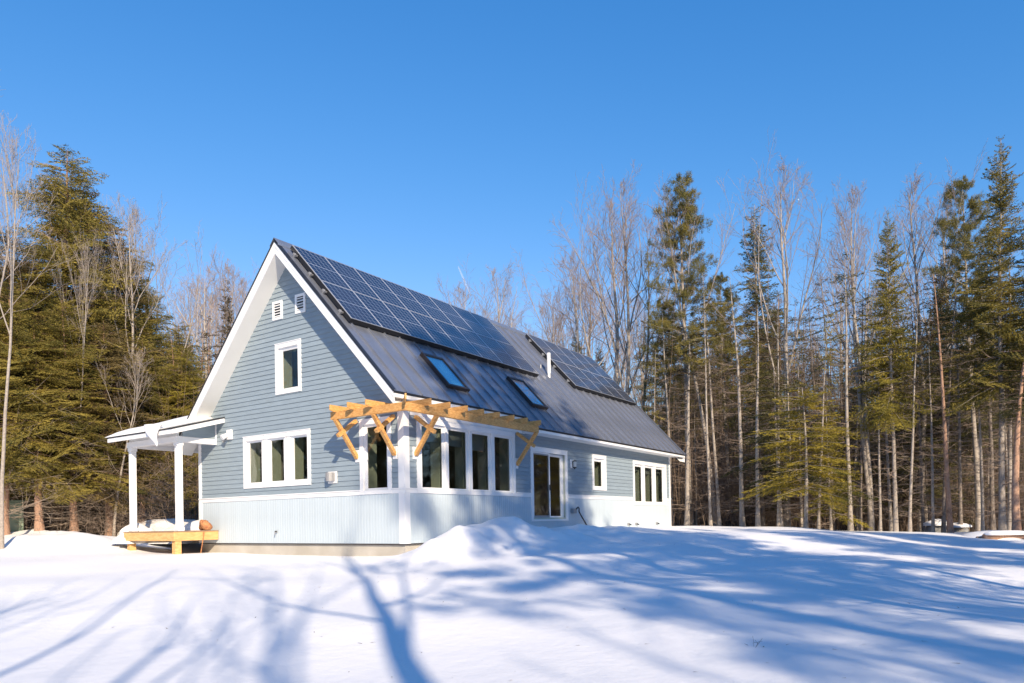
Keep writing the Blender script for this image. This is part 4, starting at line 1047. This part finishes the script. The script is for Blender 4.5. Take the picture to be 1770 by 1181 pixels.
spr(392, 44, 478, 'thin brown spruce between bare trees left of the roof', 1, m_='brown_needles', wide=.55)
bar(196, 25, 610, 'thin leafless sapling left of the porch roof corner', 3, tm='bark_light', wm='twig_light', wide=.9)
bar(182, 28, 430, 'thin bare tree poking above the second tallest hemlock', 1, tm='bark_light', wm='twig_light', wide=.6)
hem(300, 29, 600, 'hemlock filling the gap between the nearer porch post and the house', 0, m_='fir', wide=1.1, rot=.7)
hem(246, 27.5, 585, 'hemlock seen between the two front porch posts', 1, wide=1.1, rot=2.7)
hem(5, 23, 480, 'golden hemlock at the left edge with low drooping boughs', 0, wide=1.1, rot=1.7)
# trunks along the left bank
for px, d, w_ in ((12, 21.5, .14), (38, 22.5, .10), (100, 24, .11), (150, 24.5, .09)):
    pass

# ---- behind the ridge
bar(862, 52, 484, 'bare tree centred above the roof ridge between the solar arrays', 0, wide=.9)
bar(800, 58, 508, 'bare tree left of the one above the middle of the ridge', 4)
bar(905, 60, 560, 'low bare tree above the gap between the solar arrays', 3)
bar(955, 56, 520, 'bare tree behind the smaller solar array', 1)
# ---- right wood, named trees
bar(1063, 40, 372, 'bare tree with pale trunk just beyond the far end of the roof', 0, tm='bark_light', wide=1.0)
bar(1093, 39, 345, 'tall forked bare tree beside the pale trunked one above the roof end', 2, wide=.8)
bar(1010, 46, 460, 'spreading bare tree rising above the smaller solar array', 4, wide=1.0)
spr(1000, 52, 572, 'little dark spruce tip peeping over the smaller solar array', 0, wide=.9)
spr(1045, 48, 592, 'short brown spruce behind the end of the roof', 2, m_='brown_needles', wide=.7)
pin(1193, 35, 318, 'tall white pine with a ragged top right of the house', 0, wide=.95)
pin(1160, 38, 520, 'shorter pine with dark tufts beside the far roof corner', 1, wide=.9)
pin(1262, 37, 470, 'yellowish pine with tufted crown right of the tall white pine', 1, wide=.85)
bar(1237, 34, 328, 'bare tree with straight pale trunk right of the tall white pine', 3, tm='bark_light', wide=.8)
spr(1312, 39, 346, 'narrow dark spruce standing alone against the sky', 1, wide=.95)
bar(1360, 33, 310, 'large bare tree with wide crown right of the narrow spruce', 0, tm='bark_light', wide=.85)
bar(1505, 31, 322, 'bare tree with a thick grey trunk left of the olive fir', 2, wide=.75)
spr(1548, 29, 362, 'olive green fir with broad lower boughs in the right wood', 2, m_='fir', wide=.70, kind='fir_tree')
bar(1590, 34, 338, 'bare tree showing behind the top of the olive fir', 4, wide=.9)
bar(1640, 40, 360, 'reddish bare tree right of the olive fir', 1, wide=1.1)
spr(1628, 36, 440, 'dark brown spruce between the fir and the tallest spruce', 2, m_='brown_needles', wide=.75, tm='bark_dark')
spr(1732, 27.5, 236, 'tallest dark spruce near the right edge of the picture', 2, m_='hemlock', wide=.78)
pin(1692, 31, 300, 'pine reaching out left of the tallest spruce', 1, wide=.8)
spr(1795, 27, 330, 'spruce cut off by the right edge of the picture', 0, wide=.85)
spr(1690, 33, 470, 'shorter dark spruce behind the tallest one', 0, wide=1.0)
# yellow green understorey
def you(px, d, yt, lab, i, m_='yellow_hemlock', wide=1.0, kind='young_hemlock', **kw):
    return tree(kind, px, d, yt, lab, YOU[i], H0=7, crown_m=m_, trunk_m='bark_grey', wide=wide, **kw)
you(1392, 28, 668, 'bright yellow green young hemlock at the edge of the right wood', 1, wide=1.5)
you(1350, 31, 640, 'dark green young hemlock left behind the yellow green one', 1, m_='spruce', wide=1.2)
you(1436, 30, 700, 'olive young hemlock right of the yellow green one', 0, m_='fir', wide=.9)
you(1318, 34, 640, 'deep green young fir between grey trunks', 0, m_='spruce', wide=.8, kind='young_fir')
you(1480, 34, 690, 'dull green young hemlock behind the thin trunks', 1, m_='hemlock', wide=1.2)
you(1262, 40, 760, 'low olive sapling between pale trunks right of the house', 1, m_='fir', wide=1.0)
you(1185, 44, 690, 'olive sapling just behind the far corner of the house', 0, m_='brown_needles', wide=1.2)
you(1600, 34, 640, 'dark young spruce below the olive fir', 0, m_='spruce', wide=1.0)
you(1680, 36, 600, 'dark young spruce under the tallest spruce', 1, m_='spruce', wide=1.2)
you(1560, 40, 680, 'shaded young hemlock deep in the right wood', 0, m_='hemlock', wide=1.1)

# ---- slim trunks, edge of the right wood
rs = np.random.RandomState(77)
edge = [(1187, 33.5, 9, 'grey', 'thick straight grey trunk nearest the far corner of the house'), (1228, 32.5, 6, 'light', 'thin pale trunk left of a close pair right of the white pine'),
    (1243, 33.0, 5, 'light', 'thinnest pale trunk of the pair right of the white pine'), (1283, 32.0, 9, 'grey', 'thick mottled trunk left of the narrow spruce'),
    (1310, 31.5, 8, 'grey', 'grey trunk in front of the narrow spruce'), (1319, 33.0, 7, 'dark', 'dark trunk close behind the grey one at the narrow spruce'),
    (1345, 31.0, 6, 'light', 'pale trunk left of the yellow green young hemlock'), (1385, 33.0, 6, 'grey', 'slim trunk rising out of the yellow green young hemlock'),
    (1414, 30.0, 5, 'grey', 'slim grey trunk at the right side of the yellow green hemlock'), (1440, 33.0, 6, 'dark', 'shaded thin trunk behind the olive young hemlock'),
    (1470, 29.5, 8, 'light', 'pale leaning trunk between the young hemlocks and the thick grey trunk'), (1487, 31.0, 6, 'dark', 'dark thin trunk just left of the thick grey trunk'),
    (1521, 29.5, 7, 'grey', 'slim trunk between the thick grey trunk and the olive fir'), (1540, 32.0, 5, 'grey', 'thin trunk half hidden behind the olive fir'),
    (1572, 28.5, 7, 'light', 'pale trunk with long dead twigs right of the olive fir'), (1596, 31.0, 6, 'dark', 'dark slender trunk left of the snow capped boulder'),
    (1612, 28.5, 6, 'grey', 'slender grey trunk in front of the snow capped boulder'), (1630, 29.0, 7, 'dark', 'mossy dark trunk beside the snow capped boulder'),
    (1642, 28.0, 9, 'red', 'reddish leaning trunk right of the snow capped boulder'), (1660, 30.5, 7, 'dark', 'dark trunk behind the reddish leaning one'),
    (1698, 29.0, 6, 'grey', 'thin grey trunk behind the rounded snow mound'), (1716, 31.0, 8, 'dark', 'stout dark trunk behind the rounded snow mound'),
    (1745, 29.0, 8, 'grey', 'grey trunk between the tallest spruce and the right edge'), (1757, 26.0, 14, 'red', 'thickest reddish trunk standing by the snow covered log')]
for i, (px, d, wpx, tone, lab) in enumerate(edge):
    yt = 430+rs.rand()*130; x, y = at(px, d); H = height(px, yt, d)-gh1(x, y)
    r = wpx/FPX*d/2; k = i % 3
    o = plant('slim_tree', POL[k], x, y, H, 16, rs.rand()*6.28, 'tall slim tree, '+lab, 'tree',
              'slim trees along the edge of the right wood', trunk_m='bark_'+tone, crown_m=rs.choice(['spruce', 'brown_needles', 'hemlock']), dead_m='twig_dead',
              wide=r/.11*16/H*.95 if r > .09 else .95, lean=(rs.randn()*.015+(.05 if tone == 'red' else 0), rs.randn()*.015))
# ---- deeper wood
def scatter(n, pxr, dr, yr, seed, group, lab, protos, trunk_ms, crown_ms=None, kind='slim_tree', H0=16, wide=(.8, 1.2)):
    rs = np.random.RandomState(seed)
    for i in range(n):
        px = rs.uniform(*pxr); d = dr[0]+(dr[1]-dr[0])*rs.rand()**.8; yt = rs.uniform(*yr); x, y = at(px, d)
        H = max(4.0, height(px, yt, d)-gh1(x, y)); pr_ = protos[rs.randint(len(protos))]
        plant(kind, pr_, x, y, H, H0, rs.rand()*6.28, lab, 'tree', group, trunk_m=rs.choice(trunk_ms), crown_m=(rs.choice(crown_ms) if crown_ms else None), wide=rs.uniform(*wide), lean=(rs.randn()*.02, rs.randn()*.02))
scatter(120, (1110, 1800), (33, 62), (500, 700), 5, 'slim trees deep in the right wood', 'thin brown tree with dead lower twigs deep in the right wood', POL, ['bark_grey', 'bark_dark', 'bark_red', 'bark_light'], ['brown_needles', 'spruce', 'brown_needles', 'hemlock'])
scatter(22, (960, 1790), (46, 80), (470, 620), 6, 'bare trees deep in the right wood', 'leafless tree deep in the right wood', BAR, ['bark_grey', 'bark_light', 'bark_dark'], None, 'bare_tree', 17, (.8, 1.1))
scatter(16, (1130, 1800), (44, 60), (520, 660), 17, 'dull evergreens deep in the right wood', 'dull brown green evergreen deep in the right wood', SPR, ['bark_grey', 'bark_dark'], ['brown_needles', 'spruce', 'brown_needles'], 'spruce_tree', 18, (.7, 1.0))
scatter(34, (1120, 1800), (36, 60), (600, 780), 7, 'young evergreens deep in the right wood', 'shaded young evergreen deep in the right wood', YOU, ['bark_grey'], ['spruce', 'hemlock', 'brown_needles', 'spruce'], 'young_fir', 7, (1.0, 1.6))
scatter(60, (-90, 380), (27, 52), (520, 700), 8, 'slim trees deep in the left wood', 'thin tree with dead lower twigs deep in the left wood', POL, ['bark_grey', 'bark_red', 'bark_dark'], ['brown_needles', 'hemlock', 'spruce'])
scatter(22, (-60, 380), (34, 56), (600, 780), 9, 'young evergreens deep in the left wood', 'shaded young evergreen deep in the left wood', YOU, ['bark_grey'], ['hemlock', 'spruce', 'hemlock'], 'young_fir', 7, (1.0, 1.6))
scatter(16, (300, 960), (60, 95), (520, 600), 10, 'far bare trees behind the house', 'leafless tree far behind the house', BAR, ['bark_grey', 'bark_light'], None, 'bare_tree', 17, (.8, 1.1))
# dense hedge of twigs, saplings: nobody could count it
def brushwood(name, n, pxr, dr, hmax, seed, kids=5, thin=1.0):
    rs = np.random.RandomState(seed); V = []
    px = rs.uniform(*pxr, n); d = dr[0]+(dr[1]-dr[0])*rs.rand(n); q = CAM[None]+d[:, None]*(_F[None]+_R[None]*((px-885)/FPX)[:, None])
    z0 = gh(q[:, 0], q[:, 1]); h = hmax*(.15+.85*rs.rand(n)**1.3)
    base = np.stack([q[:, 0], q[:, 1], z0-.05], 1); tip = base+np.stack([rs.randn(n)*(.14 if thin == 1 else .3)*h, rs.randn(n)*(.14 if thin == 1 else .3)*h, h], 1)
    def blades(a, b, w):
        dd = b-a; sd = np.cross(dd, rs.randn(len(a), 3)); sd /= np.linalg.norm(sd, axis=1)[:, None]+1e-9
        V.append(np.stack([a-sd*w[:, None]/2, a+sd*w[:, None]/2, b], 1))
    blades(base, tip, (.016+.012*rs.rand(n))*thin)
    for k in range(kids):
        t = rs.uniform(.1, .95, n)[:, None]; a = base+(tip-base)*t; g = rs.rand(n)*6.283; L = (.25+.35*rs.rand(n))*np.minimum(h, 3)*.6
        b = a+np.stack([np.cos(g)*L, np.sin(g)*L, L*rs.uniform(-.25, .8, n)], 1); blades(a, b, .010+.006*rs.rand(n))
        for j in range(2):
            a2 = a+(b-a)*rs.uniform(.3, .9, n)[:, None]; b2 = a2+rs.randn(n, 3)*(L*.3)[:, None]; blades(a2, b2, np.full(n, .008))
    V = np.concatenate(V).reshape(-1, 3)
    o = link(name, mesh_np(name, V, T=np.arange(len(V)).reshape(-1, 3)), M['brush']); tag(o, kind='stuff')
    return o
tag(brushwood('brushwood', 22000, (1130, 1830), (34, 75), 14.0, 91), 'tangle of brown saplings and dead twigs filling the right wood', 'brushwood')
tag(brushwood('brushwood', 1300, (1215, 1830), (32, 40), 5.0, 95, 9, .45), 'fine twigs and saplings along the edge of the right wood', 'brushwood')
o_ = tag(brushwood('brushwood', 700, (-80, 330), (24, 30), 4.0, 96, 9, .45), 'fine pale twigs and saplings along the edge of the left wood', 'brushwood'); o_.data.materials[0] = M['twig_dead']
tag(brushwood('brushwood', 9000, (-110, 400), (27, 60), 9.0, 92), 'tangle of brown saplings and dead twigs filling the left wood', 'brushwood')
tag(brushwood('brushwood', 5000, (930, 1830), (70, 120), 14.0, 93, 4), 'hazy mass of bare twigs on the rise behind the right wood', 'brushwood')

# ---- trees behind the viewpoint whose shadows lie on the lawn and house
rs = np.random.RandomState(5)
def behind(kind, x, y, H, protos, H0, i, label, **kw):
    return plant(kind, protos[i], x, y, H, H0, kw.pop('rot', rs.rand()*6.28), label, 'tree', 'trees behind the viewpoint', **kw)
SPA = [bare_tree(71, 17, .26, .45, 5, .9, twigs=.35), bare_tree(72, 17, .20, .25, 6, 1.0, double=True, twigs=.4), bare_tree(73, 17, .16, .40, 6, .9, twigs=.45)]
BB = [(-18.2, -20.3, 17, SPA, 17, 0), (-20.0, -17.6, 13, SPA, 17, 1), (-27, -13, 12, SPA, 17, 2), (-24, -27, 19, SPA, 17, 2), (-31, -22, 18, SPA, 17, 0)]
for k, (x, y, H, pr_, h0, i) in enumerate(BB):
    lab = ('bare tree whose trunk shadow crosses the middle of the lawn', 'bare forked tree casting the branching shadow on the left lawn', 'bare tree casting thin shadows on the far left snow',
           'tall bare tree casting faint shadows up the gable', 'slim bare tree casting shadows towards the snow bank')[k]
    plant('bare_tree', pr_[i], x, y, H, h0, k*1.3, lab, 'tree', None, trunk_m='bark_grey', twig_m='twig')
CC = [(-7.9, -17.6, 23, 'S', 1), (-18.6, -28.5, 27, 'P', 0), (-15.2, -29.5, 27, 'S', 1), (-6.6, -20.5, 19, 'S', 0), (-3.6, -19.0, 14, 'S', 1), (1.9, -19.8, 12.5, 'S', 1), (4.6, -21.5, 13, 'S', 0),
      (7.6, -20.5, 11.5, 'S', 2), (10.8, -22, 12, 'S', 0), (14, -21.5, 10.5, 'S', 1), (17.5, -22.5, 10.5, 'S', 0), (21, -23, 10, 'S', 2), (-4.5, -26, 17, 'S', 0), (2, -26.5, 15, 'P', 1), (16, -28, 13, 'S', 0)]
for k, (x, y, H, t, i) in enumerate(CC):
    pr_ = SPR if t == 'S' else PIN
    plant('spruce_tree' if t == 'S' else 'pine_tree', pr_[i], x, y, H, 18, k*.9, 'tall evergreen behind the viewpoint shading the right lawn', 'tree', 'evergreens shading the right lawn',
          trunk_m='bark_grey', crown_m='spruce')

# the wood on the sunward side, mirrored by the windows
rs = np.random.RandomState(12)
for k in range(120):
    g = math.radians(rs.uniform(104, 262) if k < 84 else rs.uniform(262, 335)); d = rs.uniform(34, 50) if k < 84 else rs.uniform(36, 52); x = 2+d*math.cos(g); y = 2+d*math.sin(g)
    if k % 3 == 2: plant('bare_tree', BAR[rs.randint(5)], x, y, rs.uniform(12, 15), 17, rs.rand()*6.28, 'leafless tree in the wood on the sunward side of the clearing', 'tree', 'bare trees on the sunward side')
    else: plant('hemlock_tree', HEM[rs.randint(3)], x, y, rs.uniform(10, 12.5)*d/42, 14, rs.rand()*6.28, 'dark evergreen in the wood on the sunward side of the clearing', 'tree', 'evergreens on the sunward side', trunk_m='bark_grey', crown_m='spruce', wide=1.25)
# ------------------------------------------------------------------ small things at the edges
nb = empty('outbuilding', (*at(22, 31), .0), 'white building glimpsed behind the trunks at the left edge', 'building')
bx, by = at(22, 31)
link('wall', MB().box(bx-3, bx+.2, by-1.2, by+4.5, .2, 3.1).mesh('wall'), M['siding'], nb)
for k in range(11):
    link('clapboard', MB().box(bx-3.05, bx+.25, by-1.23, by-1.2, .9+k*.2, 1.085+k*.2).mesh('clapboard'), M['trim'], nb)
link('roof', MB().hexa([(bx-3.4, by-1.7, 3.0), (bx+.6, by-1.7, 3.0), (bx+.6, by+4.9, 3.0), (bx-3.4, by+4.9, 3.0), (bx-3.4, by+1.6, 4.4), (bx+.6, by+1.6, 4.4), (bx+.6, by+1.7, 4.4), (bx-3.4, by+1.7, 4.4)]).mesh('roof'), M['dark_metal'], nb)
ux, uy = at(14, 24); uz = gh1(ux, uy)
thing('utility_box', MB().box(ux-.35, ux+.35, uy-.3, uy+.3, uz-.2, uz+1.05).box(ux-.38, ux+.38, uy-.33, uy+.33, uz+1.05, uz+1.10), M['utility'], 'grey green utility box behind the trunks at the left edge', 'box', (ux, uy, uz), bevel=.02)
# snow covered boulder and logs at the right edge of the clearing
for px, d, r, lab in ((1618, 30, (.55, .5, .55), 'grey boulder capped with snow between the slim trunks'), (1648, 31, (.9, .6, .42), 'low snowy boulder right of the grey boulder')):
    x, y = at(px, d); z = gh1(x, y)
    b = blob('boulder', (x, y, z-.1), r, int(px), .08, M['rock'], lab, 'boulder', nu=30, nv=14)
    c = blob('snow_cap', (0, 0, 0), (r[0]*1.0, r[1]*1.0, r[2]*.45), int(px)+3, .05, M['snow'], None, None, nu=30, nv=10); c.parent = b; c.location = (0, 0, r[2]*.72)
x, y = at(1716, 25.5); z = gh1(x, y)
blob('snow_mound', (x, y, z-.08), (1.6, 1.15, .34), 77, .04, M['snow'], 'smooth rounded snow mound near the right edge of the clearing', 'snow', nu=50, nv=18, freq=(1, 4))
x, y = at(1738, 24.2); z = gh1(x, y)
lg = empty('log', (x, y, z), 'snow covered log lying beside the rounded snow mound', 'log')
d_ = _R*np.array((1, 1, 0)); d_ /= np.linalg.norm(d_)
p0 = np.array((x, y, z+.10))-d_*.75; p1 = np.array((x, y, z+.10))+d_*.75
link('trunk', MB().cyl(p0, p1, .11, .10, n=12).cyl(p0+np.array((.2, .2, -.06)), p1+np.array((.1, .3, -.08)), .09, n=10).mesh('trunk', 0, True), M['bark_red'], lg)
sm = MB()
nn = 24
for i in range(nn):
    t = i/(nn-1); c = p0*(1-t)+p1*t; w_ = .17*math.sqrt(max(.02, 1-(2*t-1)**4)); s2 = np.cross(d_, (0, 0, 1))
    for j in range(8):
        g = math.pi*j/7; sm.v.append(tuple(c+s2*math.cos(g)*w_*1.5+np.array((0, 0, .07+math.sin(g)*w_*.9))))
sm.f = [(i*8+j, (i+1)*8+j, (i+1)*8+j+1, i*8+j+1) for i in range(nn-1) for j in range(7)]+[(i*8+7, (i+1)*8+7, (i+1)*8, i*8) for i in range(nn-1)]
link('snow_cap', sm.mesh('snow_cap', 0, True), M['snow'], lg)
# twig sticking out of the lawn
tw = CAM+6.6*(_F+_R*(1303-885)/FPX-_U*(1054-PY)/FPX)
tx, ty = float(tw[0]), float(tw[1]); tz = gh1(tx, ty)
T = Tubes(); rs = np.random.RandomState(3)
for k in range(5):
    Q_, _ = grow((rs.randn()*.02, rs.randn()*.02, -.02), (rs.randn()*.6, rs.randn()*.6, .9), .10+.05*rs.rand(), 4, rs, 0, .3); T.path(Q_, np.linspace(.0022, .0012, 5), 4)
    Q2, _ = grow(Q_[2], (rs.randn(), rs.randn(), .5), .05, 2, rs, 0, .3); T.path(Q2, (.0014, .0012, .001), 3)
tag(link('twig', T.mesh('twig'), M['bark_dark'], None, loc=(tx, ty, tz)), 'tiny dead twig sticking out of the snow on the right lawn', 'twig')
# bits of bark and needles blown over the snow
rs = np.random.RandomState(8); n = 900
bx_ = np.concatenate([rs.uniform(-8, 24, n//2), rs.uniform(-5, 22, n//4), rs.uniform(-6, 0, n-n//2-n//4)]); by_ = np.concatenate([rs.uniform(-11.5, -2, n//2), rs.uniform(-6, -1.2, n//4), rs.uniform(9, 18, n-n//2-n//4)])
bz_ = gh(bx_, by_)+.006; c0_ = np.stack([bx_, by_, bz_], 1); g_ = rs.rand(n)*6.283; l_ = rs.uniform(.008, .035, n)
dv = np.stack([np.cos(g_)*l_, np.sin(g_)*l_, rs.rand(n)*.006], 1); sv = np.stack([-np.sin(g_), np.cos(g_), np.zeros(n)], 1)*(l_*.28)[:, None]
lm = mesh_np('bark_litter', np.stack([c0_-dv-sv, c0_-dv+sv, c0_+dv], 1).reshape(-1, 3), T=np.arange(3*n).reshape(-1, 3))
tag(link('bark_litter', lm, M['bark_dark']), 'tiny flecks of bark and needles strewn over the snow', 'litter', kind='stuff')
# contrail
cm = bpy.data.materials.new('contrail'); cm.use_nodes = True; nt = cm.node_tree; nt.nodes.remove(nt.nodes['Principled BSDF'])
tr = nt.nodes.new('ShaderNodeBsdfTransparent'); df = nt.nodes.new('ShaderNodeBsdfTranslucent'); df.inputs[0].default_value = (.95, .95, .95, 1); mx = nt.nodes.new('ShaderNodeMixShader'); mx.inputs[0].default_value = .22
nt.links.new(tr.outputs[0], mx.inputs[1]); nt.links.new(df.outputs[0], mx.inputs[2]); nt.links.new(mx.outputs[0], nt.nodes['Material Output'].inputs[0])
def far(px, py, D): return CAM+D*(_F+_R*(px-885)/FPX-_U*(py-PY)/FPX)
T = Tubes(); a_, b_ = far(792, 461, 3000), far(814, 512, 3600); ts_ = np.linspace(0, 1, 9); T.path([a_*(1-t)+b_*t for t in ts_], [1+3.6*math.sin(math.pi*min(1, t*1.0+.05))**.6 for t in ts_], 10)
tag(link('contrail', T.mesh('contrail'), cm), 'short faint white contrail in the blue sky above the roof', 'contrail')
